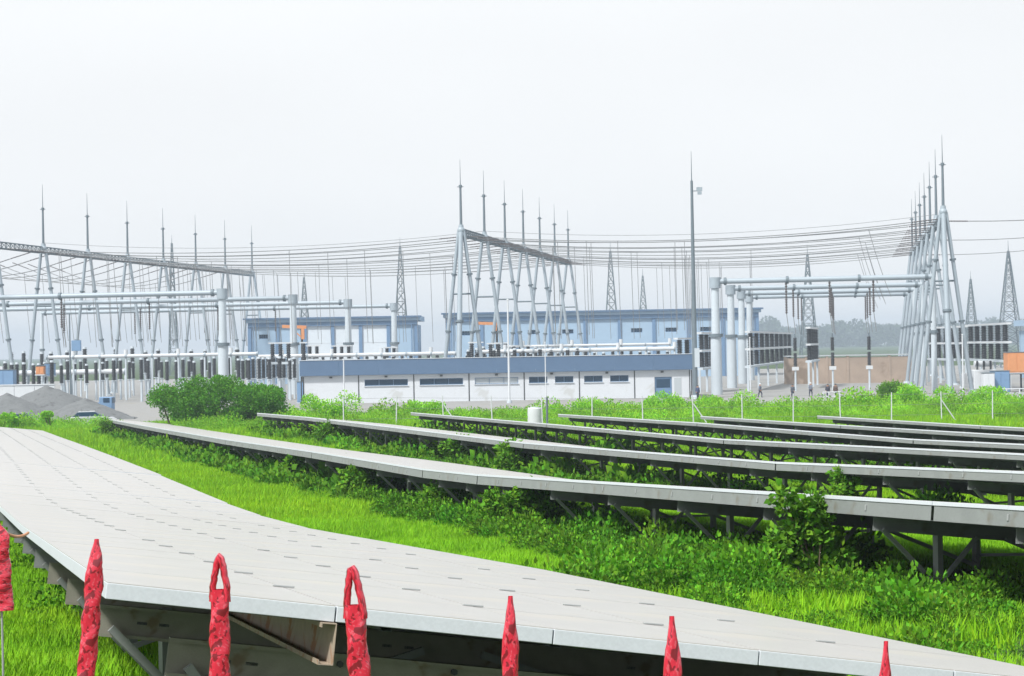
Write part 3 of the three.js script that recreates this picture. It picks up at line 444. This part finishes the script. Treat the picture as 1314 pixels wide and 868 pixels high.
// gravel heap
function heap(px, D, w, d, h, lab, sd) { const n = 60, m = 40, g = new THREE.PlaneGeometry(w, d, n, m); g.rotateX(-Math.PI / 2); const p = g.attributes.position; for (let i = 0; i < p.count; i++) { const x = p.getX(i) / (w / 2), z = p.getZ(i) / (d / 2); const r = Math.sqrt(x * x + z * z); const ridge = 1 + .25 * fbm(x * 2 + sd, z * 2, sd, 3); p.setY(i, Math.max(-.3, h * (1 - r * ridge) + .25 * fbm(x * 6, z * 6, sd, 4))); } g.computeVertexNormals(); const q = onYard(px, D); const mm = solo('gravel_heap', g, M.gravel, lab, 'gravel heap', 'grey gravel heaps'); mm.position.copy(q); return mm; }
heap(60, 226, 17, 13, 3.6, 'tall grey gravel heap with a sharp crest in front of the white low wall', 3); heap(8, 222, 14, 11, 2.9, 'rounded grey gravel heap merging with the tall heap', 8); heap(108, 216, 11, 9, 2.3, 'low grey gravel heap beside the silver car', 14);
// vehicles
function car(pos, ry, paint, lab) {
  const t = thing('parked_car', lab, 'car', pos); t.rotation.y = ry;
  const prof = (P, w, bev) => { const s = new THREE.Shape(); P.forEach(([x, y], i) => i ? s.lineTo(x, y) : s.moveTo(x, y)); return new THREE.ExtrudeGeometry(s, { depth: w, bevelEnabled: true, bevelSize: bev, bevelThickness: bev, bevelSegments: 2 }).translate(0, 0, -w / 2); };
  part('body', prof([[-2.15, .35], [-2.2, .75], [-2.05, .92], [-1.25, .98], [1.0, .98], [1.95, .86], [2.2, .7], [2.2, .35]], 1.56, .08), paint, t);
  part('cabin', prof([[-1.75, .98], [-1.2, 1.42], [.35, 1.44], [1.1, .98]], 1.3, .06), M.glass, t); part('roof', prof([[-1.2, 1.44], [-1.1, 1.5], [.25, 1.51], [.35, 1.45]], 1.24, .05), paint, t);
  for (const x of [-1.35, 1.35]) for (const z of [-.78, .78]) { const w = part('wheel', rod(V(x, .32, z - .1), V(x, .32, z + .1), .32, .32, 18), M.tyre, t); part('rim', rod(V(x, .32, z - .12), V(x, .32, z + .12), .19, .19, 12), M.alu, w); }
  for (const z of [-.6, .6]) part('headlight', rbox(.08, .14, .34, 2.26, .72, z, .03), M.white, t); for (const z of [-.82, .82]) for (const x of [-1.15, -.1]) part('pillar', bar(V(x, 1.0, z * .86), V(x + .12, 1.45, z * .78), .06, .05), paint, t);
}
const silver = new THREE.MeshPhysicalMaterial({ color: RGB(.5, .52, .55), roughness: .35, metalness: .3, clearcoat: 1 }), navy = new THREE.MeshPhysicalMaterial({ color: RGB(.06, .07, .1), roughness: .35, clearcoat: 1 });
const gp = (px, D) => { const X = dir(px, 530)[0] * D; return V(X, ground(X, D), -D); };
car(gp(117, 192), .12, silver, 'silver car with dark windows at the foot of the gravel heap'); car(gp(30, 190), -.15, navy, 'dark car parked behind the grass in front of the rounded gravel heap');
{ const p = onYard(124, 232), t = thing('small_truck', 'small blue truck beyond the gravel heap', 'truck', p); part('cab', rbox(1.5, 1.5, 1.7, 1.1, 1.3, 0, .12), M.blue, t); part('windscreen', box(.05, .6, 1.4, 1.86, 1.65, 0), M.glass, t); part('side_window', box(.7, .5, .05, 1.2, 1.7, .87), M.glass, t); part('bed', merge([box(2.6, .12, 1.8, -1, .85, 0), box(2.6, .5, .06, -1, 1.15, .87), box(2.6, .5, .06, -1, 1.15, -.87), box(.06, .5, 1.7, -2.27, 1.15, 0)]), M.blue, t); for (const x of [-1.4, 1.1]) for (const z of [-.75, .75]) part('wheel', rod(V(x, .38, z - .12), V(x, .38, z + .12), .38, .38, 16), M.tyre, t); }
// white barrel and standpipe
{ const D = 122, X = dir(686, 530)[0] * D, p = V(X, ground(X, D), -D), t = thing('water_drum', 'white drum standing among the scrub behind the solar rows', 'drum', p); const pr = [[.001, 0], [.45, 0], [.48, .04], [.46, .4], [.48, .43], [.46, .8], [.48, .84], [.46, 1.2], [.44, 1.25], [.001, 1.25]].map(q => new THREE.Vector2(...q)); part('shell', new THREE.LatheGeometry(pr, 24)  .scale(.9, 1.1, .9), M.white, t); part('lid', rod(V(0, 1.37, 0), V(0, 1.43, 0), .28, .26, 16), M.greyPanel, t); part('standpipe', rod(V(.75, 0, 0), V(.75, 2, 0), .07, .07, 8), M.gantryDark, t); }
// fence at the field edge
{
  const t = thing('wire_fence', 'wire fence on thin white posts along the green scrub', 'fence', null); const D = 127; const pts = [];
  for (let i = 0; i < 15; i++) { const px = 441 + i * 64, X = dir(px, 520)[0] * D + rr(-.12, .12), Dz = D + rr(-.4, .4), g = ground(X, Dz); pts.push(V(X, g, -Dz)); const lean = rr(-.07, .07); part('post', rod(V(X, g - .2, -Dz), V(X + lean, g + 2.05, -Dz + rr(-.05, .05)),   .04, .035, 8), M.white, t); if (i % 5 === 2) part('stay', rod(V(X + 1, g, -Dz), V(X, g + 1.5, -Dz), .04, .04, 6), M.white, t); }
  for (const h of [.6, 1.25, 1.9]) part('wire', merge(pts.slice(1).map((p, i) => rod(pts[i].clone().add(V(0, h, 0)), p.clone().add(V(0, h, 0)), .008, .008, 4, false))), M.wire, t);
}
// guard rails in the yard
{ const D = 238; for (const [a, b, lab] of [[1056, 1078, 'short white steel barrier in front of the surge arresters'], [1275, 1325, 'white pipe barrier below the blue cabinet']]) { const A = onYard(a, D), B = onYard(b, D), t = thing('barrier', lab, 'barrier', A); const v = B.clone().sub(A); for (const h of [.5, 1.0]) part('rail', rod(V(0, h, 0), v.clone().add(V(0, h, 0)), .06, .06, 8), M.white, t); for (let i = 0; i <= 3; i++) part('post', rod(v.clone().multiplyScalar(i / 3), v.clone().multiplyScalar(i / 3).add(V(0, 1.05, 0)), .07, .07, 8), M.white, t); } }

/* ---------- people in the yard ---------- */
function personGeo(pose) {
  const J = pose, bones = [['hipL', 'kneeL', .095, .065], ['kneeL', 'footL', .065, .045], ['hipR', 'kneeR', .095, .065], ['kneeR', 'footR', .065, .045], ['footL', 'toeL', .045, .035], ['footR', 'toeR', .045, .035], ['pel', 'chest', .15, .17], ['chest', 'neck', .16, .06], ['neck', 'head', .06, .1], ['head', 'crown', .105, .1], ['shL', 'elL', .06, .045], ['elL', 'haL', .045, .035], ['shR', 'elR', .06, .045], ['elR', 'haR', .045, .035], ['shL', 'shR', .075, .075], ['hipL', 'hipR', .12, .12]];
  const N = 56, mc = new MarchingCubes(N, std({}), false, false, 60000); const S = 1.02; // cube half size in metres
  const d = (p, a, b, ra, rb) => { const ab = b.clone().sub(a), t = Math.max(0, Math.min(1, p.clone().sub(a).dot(ab) / ab.lengthSq())); return p.distanceTo(a.clone().addScaledVector(ab, t)) - (ra + (rb - ra) * t); };
  for (let z = 0; z < N; z++) for (let y = 0; y < N; y++) for (let x = 0; x < N; x++) { const p = V((x - N / 2) / (N / 2) * S, (y - N / 2) / (N / 2) * S + .9, (z - N / 2) / (N / 2) * S); if (Math.abs(p.x) > .55 || Math.abs(p.z) > .45) { mc.field[x + y * N + z * N * N] = -1; continue; } let s = 0; for (const [a, b, ra, rb] of bones) s += Math.exp(-28 * d(p, J[a], J[b], ra, rb)); mc.field[x + y * N + z * N * N] = Math.log(s) / 28; }
  mc.isolation = 0; mc.update(); const n = mc.count, pos = new Float32Array(mc.positionArray.slice(0, n * 3)), nor = new Float32Array(mc.normalArray.slice(0, n * 3)); const g = new THREE.BufferGeometry();
  for (let i = 0; i < n; i++) { pos[3 * i] *= S; pos[3 * i + 1] = pos[3 * i + 1] * S + .9; pos[3 * i + 2] *= S; }
  g.setAttribute('position', new THREE.BufferAttribute(pos, 3)); g.setAttribute('normal', new THREE.BufferAttribute(nor, 3)); return g;
}
const pose = (st, arm) => ({ pel: V(0, .98, 0), chest: V(0, 1.28, .02), neck: V(0, 1.5, .02), head: V(0, 1.6, .03), crown: V(0, 1.68, .02), hipL: V(-.09, .92, 0), hipR: V(.09, .92, 0), kneeL: V(-.1, .5, .05 + st), kneeR: V(.1, .5, .05 - st), footL: V(-.1, .06, st * 1.3 - .02), footR: V(.1, .06, -st * 1.3 - .02), toeL: V(-.11, .04, st * 1.3 + .14), toeR: V(.11, .04, -st * 1.3 + .14), shL: V(-.19, 1.42, 0), shR: V(.19, 1.42, 0), elL: V(-.25, 1.14, -.04 - arm), elR: V(.25, 1.14, -.04 + arm), haL: V(-.24, .88, .08), haR: V(.24, .9, .1 + arm * 2) });
const poses = [personGeo(pose(.02, .02)), personGeo(pose(.16, .08))];
function person(px, D, pi, shirt, ry, lab) {
  const g = poses[pi].clone(), p = g.attributes.position, c = new Float32Array(p.count * 3); const skin = [.32, .18, .11], trou = [.03, .035, .06], shoe = [.03, .03, .03];
  for (let i = 0; i < p.count; i++) { const y = p.getY(i), x = Math.abs(p.getX(i)); const q = y > 1.5 ? skin : (x > .2 && y < .98) ? skin : y > .95 ? shirt : y > .1 ? trou : shoe; c.set(q, i * 3); }
  g.setAttribute('color', new THREE.BufferAttribute(c, 3)); const t = thing('person', lab, 'person', onYard(px, D)); t.rotation.y = ry; part('body', g, std({ vertexColors: true, roughness: .85 }), t);
  part('helmet', new THREE.SphereGeometry(.135, 14, 8, 0, Math.PI * 2, 0, Math.PI * .52).translate(0, 1.68, .02), pi ? M.white : M.dark, t);
}
person(895, 252, 0, [.05, .07, .14], .4, 'person in dark clothes standing at the corner of the low white building'); person(975, 256, 1, [.1, .12, .16], 1.8, 'person walking in front of the long pale insulator bank'); person(1017, 248, 0, [.07, .08, .1], -.6, 'person in dark jacket beside the slender surge arresters'); person(1040, 256, 1, [.14, .16, .2], 2.6, 'person walking past the small free standing insulator bank'); person(1062, 246, 0, [.04, .04, .06], .2, 'person in dark clothes behind the short white barrier, closer to the low building'); person(1072, 246, 0, [.09, .06, .05], 3, 'person in brownish shirt behind the short white barrier');

/* ---------- vegetation ---------- */
const leafMat = (r, g, b, tr = .3) => new THREE.MeshPhysicalMaterial({ color: RGB(r, g, b), roughness: .8, specularIntensity: .35, side: THREE.DoubleSide, transmission: tr, thickness: 0, vertexColors: true });
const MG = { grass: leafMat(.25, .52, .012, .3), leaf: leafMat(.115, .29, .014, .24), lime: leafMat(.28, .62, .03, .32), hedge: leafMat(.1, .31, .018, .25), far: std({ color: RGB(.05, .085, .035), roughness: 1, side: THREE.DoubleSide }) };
function blades(n, h, spread, w) { // tuft of bent blades
  const P = [], C = [], I = [];
  for (let i = 0; i < n; i++) { const a = rr(0, 6.283), r = spread * Math.sqrt(rnd()), x = Math.cos(a) * r, z = Math.sin(a) * r, hh = h * rr(.55, 1.1), la = rr(0, 6.283), lean = rr(.1, .55) * hh, ww = w * rr(.7, 1.2), cx = Math.cos(la + 1.57) * ww, cz = Math.sin(la + 1.57) * ww, lx = Math.cos(la) * lean, lz = Math.sin(la) * lean, b = P.length / 3; P.push(x - cx, -.03, z - cz, x + cx, -.03, z + cz, x + lx * .35 - cx * .7, hh * .6, z + lz * .35 - cz * .7, x + lx * .35 + cx * .7, hh * .6, z + lz * .35 + cz * .7, x + lx, hh, z + lz); const v = rr(.75, 1.15), yv = rr(.8, 1.25); for (let k = 0; k < 5; k++) C.push(v * yv, v, v * .9); I.push(b, b + 1, b + 2, b + 1, b + 3, b + 2, b + 2, b + 3, b + 4); }
  const g = new THREE.BufferGeometry(); g.setAttribute('position', new THREE.Float32BufferAttribute(P, 3)); g.setAttribute('color', new THREE.Float32BufferAttribute(C, 3)); g.setIndex(I); g.computeVertexNormals(); return g;
}
function leaves(n, place, size, tone = [.7, 1.25]) { // place(i) -> [pos, outward]
  const P = [], C = [], I = [];
  for (let i = 0; i < n; i++) { const [p, o] = place(i); const d = V(o.x + rr(-.8, .8), o.y + rr(-.5, .7), o.z + rr(-.8, .8)).normalize(), s = new THREE.Vector3().crossVectors(d, V(rr(-1, 1), rr(-.3, 1), rr(-1, 1))).normalize(), nn = new THREE.Vector3().crossVectors(d, s), L = size * rr(.6, 1.25), w = L * rr(.28, .42), b = P.length / 3, q = [p, p.clone().addScaledVector(d, L * .45).addScaledVector(s, w).addScaledVector(nn, L * .06), p.clone().addScaledVector(d, L * .45).addScaledVector(s, -w).addScaledVector(nn, L * .06), p.clone().addScaledVector(d, L).addScaledVector(nn, -L * .12)]; for (const v of q) P.push(v.x, v.y, v.z); const v = rr(...tone), yv = rr(.75, 1.3); for (let k = 0; k < 4; k++) C.push(v * yv, v, v * rr(.85, 1)); I.push(b, b + 1, b + 2, b + 1, b + 3, b + 2); }
  const g = new THREE.BufferGeometry(); g.setAttribute('position', new THREE.Float32BufferAttribute(P, 3)); g.setAttribute('color', new THREE.Float32BufferAttribute(C, 3)); g.setIndex(I); g.computeVertexNormals(); return g;
}
const ball = (r, flat = 1, low = -.2) => () => { const a = rr(0, 6.283), y = rr(low, 1), q = Math.sqrt(Math.max(0, 1 - y * y)), k = r * Math.pow(rnd(), .4); const o = V(Math.cos(a) * q, y, Math.sin(a) * q); return [V(o.x * k, Math.max(0, o.y) * k * flat, o.z * k), o]; };
function scatter(name, geo, mat, list, label, category) { // list of [x,y,z,scale,rot,tone]
  const m = new THREE.InstancedMesh(geo, mat, list.length); m.name = numbered(name); const q = new THREE.Quaternion(), mt = new THREE.Matrix4(), c = new THREE.Color(); list.forEach(([x, y, z, s, r, t], i) => { mt.compose(V(x, y, z), q.setFromEuler(new THREE.Euler(rr(-.1, .1), r, rr(-.1, .1))), V(s, s * rr(.8, 1.2), s)); m.setMatrixAt(i, mt); c.setRGB(...t); m.setColorAt(i, c); }); m.userData = { kind: 'stuff', label, category }; scene.add(m); return m;
}
const inView = (X, D, mpx = 160) => { const px = PW / 2 + X / D * FPX; return px > -mpx && px < PW + mpx; };
const tone = (X, D, dry = 0) => { const a = fbm(X * .16, D * .16, 4, 3), b = fbm(X * .7, D * .7, 8, 2), v = 1 + .28 * a + .2 * b; return [v * (1 + .18 * a + dry), v, v * (1 - .2 * a)]; };
{
  const nearT = blades(13, .16, .14, .0065), midT = blades(16, .17, .24, .009), farT = blades(18, .3, .5, .018);
  const A = [], B = [], Cc = [];
  const add = (list, count, d0, d1, sc) => { let k = 0, guard = 0; while (k < count && guard++ < count * 12) { const D = Math.sqrt(rr(d0 * d0, d1 * d1)), X = (rr(-160, PW + 160) - PW / 2) / FPX * D; const n = ca * X + sa * D, u = -sa * X + ca * D; let dens = .6 + .9 * fbm(X * .25, D * .25, 1, 3); if (n > 4.8 && n < 14 && u < 38) dens -= .75 * sm(31, 22, u); for (let q = 0; q < 7; q++) { const e = n - ROWN[q]; if (e > .5 && e < (q ? 4 : 5) && u < 150) dens -= .75; } if (rnd() > dens + .35) continue; const dry = X < -.5 && D < 24 ? .3 * Math.max(0, fbm(X * .5, D * .5, 2, 3) + .2) : 0; const tall = .7 + .7 * Math.max(0, .5 + fbm(X * .5, D * .5, 12, 3)); list.push([X, ground(X, D), -D, sc * rr(.7, 1.35) * tall, rr(0, 6.283), tone(X, D, dry)]); k++; } };
  add(A, 95000, 10, 48, 1); add(B, 90000, 40, 105, 1); add(Cc, 60000, 90, 198, 1);
  scatter('grass', nearT, MG.grass, A, 'bright green grass blades between the solar rows', 'grass'); scatter('grass', midT, MG.grass, B, 'bright lime grass further along the solar rows', 'grass'); scatter('grass', farT, MG.grass, Cc, 'long pale green grass at the far edge of the solar field', 'grass');
  // broad leaved weeds under the rows
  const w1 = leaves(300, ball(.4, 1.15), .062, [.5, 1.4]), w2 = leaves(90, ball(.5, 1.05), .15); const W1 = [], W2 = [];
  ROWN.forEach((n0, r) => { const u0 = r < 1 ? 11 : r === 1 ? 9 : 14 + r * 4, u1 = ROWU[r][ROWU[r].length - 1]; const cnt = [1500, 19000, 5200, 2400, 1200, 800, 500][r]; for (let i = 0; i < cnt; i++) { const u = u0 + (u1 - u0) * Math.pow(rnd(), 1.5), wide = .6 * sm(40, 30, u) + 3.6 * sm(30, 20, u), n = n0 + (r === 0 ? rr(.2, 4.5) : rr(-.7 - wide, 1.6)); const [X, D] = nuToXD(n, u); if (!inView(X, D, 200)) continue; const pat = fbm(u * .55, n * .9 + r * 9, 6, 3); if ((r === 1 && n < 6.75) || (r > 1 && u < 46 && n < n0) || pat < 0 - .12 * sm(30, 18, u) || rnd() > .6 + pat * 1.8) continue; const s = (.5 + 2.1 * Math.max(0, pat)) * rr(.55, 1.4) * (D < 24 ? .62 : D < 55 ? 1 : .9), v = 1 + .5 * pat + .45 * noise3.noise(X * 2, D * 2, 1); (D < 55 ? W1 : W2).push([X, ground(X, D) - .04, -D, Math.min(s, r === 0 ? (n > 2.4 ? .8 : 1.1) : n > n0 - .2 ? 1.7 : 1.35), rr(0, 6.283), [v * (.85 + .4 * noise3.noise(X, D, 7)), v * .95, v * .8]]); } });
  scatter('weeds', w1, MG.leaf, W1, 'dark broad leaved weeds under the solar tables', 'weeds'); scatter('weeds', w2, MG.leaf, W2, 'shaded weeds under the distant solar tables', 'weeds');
  // scrub belt at the field edge
  const s1 = leaves(420, ball(.9, 1.05, -.1), .11), S1 = [];
  for (let i = 0; i < 6500; i++) { const D = rr(131, 192), px = rr(-120, 1420), X = dir(px, 520)[0] * D; if (px < 225 && (px < 140 ? D < 160 || D > 182 || rnd() < .3 : D > 150 || rnd() < .9)) continue; const pat = 1.25 * fbm(X * .17, D * .17, 5, 3); if (rnd() > .66 + pat * 1.2) continue; const s = rr(.55, 1.1) * (1 + 1.9 * Math.max(-.35, pat)) * (D > 165 ? .92 : .66) * (px > 640 ? 1.08 : 1.0); const tv = .8 + .75 * fbm(X * .22, D * .22, 2, 3); S1.push([X, ground(X, D) - .05, -D, s, rr(0, 6.283), tone(X * 2, D * 2).map(q => q * tv)]); }
  scatter('scrub', s1, MG.lime, S1, 'bright green scrub belt between solar field and substation', 'scrub');
}
function shrub(px, D, rx, h, n, mat, size, lab, group, lobes = 7) {
  const X = dir(px, 520)[0] * D, p = V(X, ground(X, D), -D), t = thing('shrub', lab, 'shrub', p, group); const cs = []; for (let i = 0; i < lobes; i++) cs.push([V(rr(-rx, rx) * .75, h * rr(.2, .68), rr(-rx, rx) * .5), Math.min(rx, h) * rr(.34, .55)]);
  part('crown', leaves(n, () => { const [c, r] = cs[Math.floor(rnd() * lobes)]; const a = rr(0, 6.283), y = rr(-.6, 1), q = Math.sqrt(1 - y * y), o = V(Math.cos(a) * q, y, Math.sin(a) * q), k = r * Math.pow(rnd(), .3) * rr(.85, 1.15); const P = c.clone().addScaledVector(o, k); P.y = Math.max(.02, P.y); return [P, o]; }, size), mat, t);
  const st = []; for (const [c] of cs) st.push(rod(V(c.x * .15, -.1, c.z * .15), c, .06, .02, 5)); part('stem', merge(st), M.bark, t); return t;
}
{ // the big hedge: several lobed bushes grown into one mound
  const D = 150, X = dir(272, 520)[0] * D, t = thing('hedge', 'big dense dark green hedge mound at the end of the solar rows', 'hedge', V(X, ground(X, D), -D)); const cs = [];
  for (let i = 0; i < 130; i++) { const x = rr(-4.2, 5.4), top = x < -1.2 ? 3.7 + .35 * Math.min(0, x + 2.4) : x < 1.6 ? 3.9 : 3.3; cs.push([V(x, rr(.5, top - .8), rr(-1.8, 1.8)), rr(.55, .85)]); }
  part('crown', leaves(52000, () => { const [c, r] = cs[Math.floor(rnd() * cs.length)]; const a = rr(0, 6.283), y = rr(-.7, 1), q = Math.sqrt(1 - y * y), o = V(Math.cos(a) * q, y, Math.sin(a) * q); const P = c.clone().addScaledVector(o, r * Math.pow(rnd(), .3)); P.y = Math.max(.02, P.y); return [P, o]; }, .15, [.6, 1.2]), MG.hedge, t);
  part('trunk', merge(cs.slice(0, 14).map(([c]) => rod(V(c.x * .8, -.1, c.z * .5), c, .09, .03, 5))), M.bark, t);
}
const GSH = 'shrubs in the scrub belt';
shrub(1140, 178, 1.9, 3.2, 6000, MG.leaf, .16, 'dark rounded shrub standing out above the scrub beside the wall side gantry', GSH); shrub(1180, 176, 3, 2.4, 6800, MG.lime, .16, 'wide lime shrub beside the dark rounded shrub', GSH);
shrub(860, 178, 3, 2.2, 6000, MG.lime, .16, 'lime shrub in front of the blue door', GSH); shrub(925, 176, 3, 2.3, 6000, MG.lime, .16, 'lime shrub under the first round column', GSH); shrub(1268, 174, 2.6, 2, 5200, MG.lime, .16, 'lime shrub below the white pipe barrier', GSH); shrub(420, 152, 2.6, 2, 4800, MG.lime, .15, 'lime shrub beside the big dark hedge', GSH); shrub(345, 138, 1.6, 1.2, 2800, MG.leaf, .01, 'small dark shrub at the foot of the big hedge', GSH); shrub(10, 165, .9, 1.9, 1800, MG.lime, .15, 'leafy lime sapling in front of the dark car', GSH, 4); shrub(64, 165, .75, 2.1, 1800, MG.lime, .15, 'upright lime sapling before the gravel crest', GSH, 4); shrub(560, 160, 2.4, 1.5, 4000, MG.lime, .15, 'low lime shrub in front of the ribbon windows', GSH); shrub(740, 165, 2.4, 1.5, 4000, MG.lime, .15, 'low lime shrub in front of the paired dark windows', GSH);
// climbing vines on the rows
function vine(row, u, dn, w, h, n, lab) {
  const [X, D] = nuToXD(ROWN[row] + dn, u), t = thing('climbing_vine', lab, 'vine', V(X, ground(X, D), -D), 'vines climbing the solar tables'); const cs = [];
  for (let i = 0; i < 16; i++) { const q = i / 15, y = h * (.05 + .9 * q); cs.push([V(rr(-.5, .5) * w * (1.2 - .5 * q) + .25 * w * Math.sin(i * 1.7 + u), y, rr(-.35, .35) * w), w * rr(.22, .45) * (1.15 - .45 * q)]); }
  part('foliage', leaves(n * 2, () => { const [c, r] = cs[Math.floor(rnd() * 16)], a = rr(0, 6.283), y = rr(-1, 1), q = Math.sqrt(1 - y * y), o = V(Math.cos(a) * q, y, Math.sin(a) * q), P = c.clone().addScaledVector(o, r * Math.pow(rnd(), .5) * rr(.7, 1.3)); P.y = Math.max(.02, P.y); return [P, V(o.x, o.y * .5 - .25, o.z)]; }, D < 50 ? .1 : .14, [.55, 1.35]), MG.leaf, t);
  part('stem', merge(cs.slice(4).map(([c]) => rod(V(rr(-.2, .2), -.1, rr(-.2, .2)), c, .016, .006, 5))), M.bark, t);
}
const uAt = (row, px, dn = 0) => { const a = dir(px, 640)[0], D = (ROWN[row] + dn) / (ca * a + sa); return (-sa * a + ca) * D; };
vine(1, uAt(1, 1035, -.15), -.15, .62, 1.28, 1900, 'thick vine covering the edge beam of the second row'); vine(1, uAt(1, 655, -.1), -.1, .8, 1.0, 1500, 'bright vine clump just past the beam splice of the second row'); vine(1, uAt(1, 700, .6), .6, .7, .95, 1200, 'dark vine in the shade beside the beam splice'); vine(1, uAt(1, 560, .2), .2, .8, .9, 1200, 'vine on the second row short of its beam splice'); vine(1, uAt(1, 470, .3), .3, .9, .9, 1200, 'vine further down the second row'); vine(1, uAt(1, 385, .3), .3, 1, .9, 1200, 'vine in the lower part of the second row'); vine(1, uAt(1, 150, .2), .2, 1.4, 1.1, 1400, 'vine swallowing the far end of the second row');
vine(2, uAt(2, 660, .2), .2, 1, 1.15, 1300, 'vine hiding posts of the third row'); vine(2, uAt(2, 1085, .1), .1, .6, 1.1, 1000, 'vine on the third row above the edge beam'); vine(2, uAt(2, 590, .3), .3, 1, 1, 1200, 'dense vine on the lower third row'); vine(2, uAt(2, 430, .2), .2, 1.2, 1, 1200, 'vine near the far end of the third row'); vine(0, uAt(0, 40, 1.5), 1.5, .8, .7, 1200, 'leafy vine beneath the broad first table');
{ // distant wood
  const cl = leaves(160, ball(9, .95, -.3), 3, [.8, 1.2]), L = []; for (let i = 0; i < 420; i++) { const D = rr(2100, 2600), px = rr(940, 1380), X = dir(px, 440)[0] * D; const hmax = px > 930 ? 20 + 14 * fbm(px * .02, 1, 1, 3) * 2 : 7; const y = rnd() * hmax; L.push([X, y, -D, rr(.7, 1.2), rr(0, 6.283), [1, 1, 1]]); }
  scatter('distant_wood', cl, MG.far, L, 'hazy blue wood far beyond the brown wall', 'wood');
}

/* ---------- red stakes close to the camera ---------- */
const redTape = new THREE.MeshPhysicalMaterial({ map: tex(128, 256, (u, v) => { const a = tn(u, v, 1.5, 3), b = tn(u, v, 3, 3, 9); const c = a > .12 ? [.27, .005, .018] : b > .18 ? [.74, .11, .15] : [.78, .02, .06]; return c.map(x => toS(x * (1 + .25 * b))); }), roughness: .3, clearcoat: 1, clearcoatRoughness: .15, transmission: .2, thickness: 0, side: THREE.DoubleSide });  // pale pink patches are highlights painted into the tape colour
function stake(px, py, D, lean, bend, w, loop, lab, len = .75) {
  const top = at(px, py, D), gy = ground(top.x, D), t = thing('marker_stake', lab, 'marker stake', V(top.x, gy, -D), 'red stakes along the near row end'); const H = top.y - gy;
  const ctr = y => { const q = 1 - y / H; return V(lean * q * H * .55 + bend * Math.sin(Math.min(1, q * 2.2) * Math.PI) * .5, y, 0); };
  const pts = []; for (let i = 0; i <= 10; i++) pts.push(ctr(H * (-.08 + .94 * i / 10))); part('rod', new THREE.TubeGeometry(new THREE.CatmullRomCurve3(pts), 20, len < .5 ? .004 : .009, 7), len < .5 ? M.galv : M.dark, t);
  // crumpled sleeve, elliptical section, tapering to the tip
  const n = 70, m = 20, P = [], U = [], I = [], y0 = H - len;
  for (let i = 0; i <= n; i++) { const v = i / n, y = y0 + v * (loop ? len - .095 : len); const c = ctr(y), tip = loop ? 1 - .1 * sm(.9, 1, v) : Math.sqrt(Math.max(.02, 1 - Math.pow(sm(.82, 1.0, v), 1.3) * .93)), r = w * tip * (1 - .12 * v); for (let j = 0; j <= m; j++) { const a = j / m * 6.2832, cr = 1 + .08 * Math.sin(a * 2 + y * 55 + px) + .12 * noise3.noise(Math.cos(a) * 1.3 + px, y * 22, Math.sin(a) * 1.3) + .1 * noise3.noise(Math.cos(a) * 3 + px, y * 80, Math.sin(a) * 3); P.push(c.x + Math.cos(a) * r * cr, y, Math.sin(a) * r * .55 * cr); U.push(j / m, v * 3); } }
  for (let i = 0; i < n; i++) for (let j = 0; j < m; j++) { const a = i * (m + 1) + j; I.push(a, a + 1, a + m + 1, a + 1, a + m + 2, a + m + 1); }
  const g = new THREE.BufferGeometry(); g.setAttribute('position', new THREE.Float32BufferAttribute(P, 3)); g.setAttribute('uv', new THREE.Float32BufferAttribute(U, 2)); g.setIndex(I); g.computeVertexNormals(); part('red_sleeve', g, redTape, t);
  if (loop) { const q = []; const cT = ctr(H - .12); for (let i = 0; i <= 24; i++) { const a = i / 24 * Math.PI; const bulge = Math.sin(a); q.push(V(cT.x + Math.cos(a) * w * .72 * (1 - .45 * bulge * bulge) + (ctr(H).x - cT.x) * bulge, H - .13 + bulge * .13, Math.cos(a) * .006)); } const lg = new THREE.TubeGeometry(new THREE.CatmullRomCurve3(q), 40, w * .33, 9); const lp = lg.attributes.position; for (let i = 0; i < lp.count; i++) { const k = 1 + .0 * i; lp.setXYZ(i, lp.getX(i) + w * .1 * noise3.noise(lp.getY(i) * 60, i * .02, px), lp.getY(i), lp.getZ(i) * k); } lg.computeVertexNormals(); part('red_loop', lg, redTape, t); }
  return t;
}
stake(-3, 672, 7.0, .02, .01, .04, false, 'short red ribbon stake where an orange cord is tied', .3); stake(124, 692, 6.4, -.2, .012, .031, false, 'slanting pointed red stake at the table corner'); stake(282, 714, 5.8, -.03, 0, .031, true, 'upright red stake with a looped tip before the cut channel end'); stake(452, 729, 5.2, .13, -.01, .03, true, 'bent red stake with a loop, just past the cut channel end'); stake(655, 765, 4.6, -.04, 0, .021, false, 'short red stake between the bent stake and a slimmer one'); stake(862, 791, 4.0, 0, 0, .02, false, 'slim red stake with a thin pointed tip'); stake(1137, 823, 3.4, -.09, 0, .016, false, 'last small red stake at the outer end of the line');
{ const a = at(2, 680, 7), b = at(36, 684, 8.4); solo('orange_cord', wireGeo(a, b, .02, .006, 10), M.orange, 'short orange cord from the first red stake to the table edge', 'cord'); }

scene.traverse(o => { if (o.isMesh) { o.castShadow = true; o.receiveShadow = true; } });
renderer.render(scene, camera);
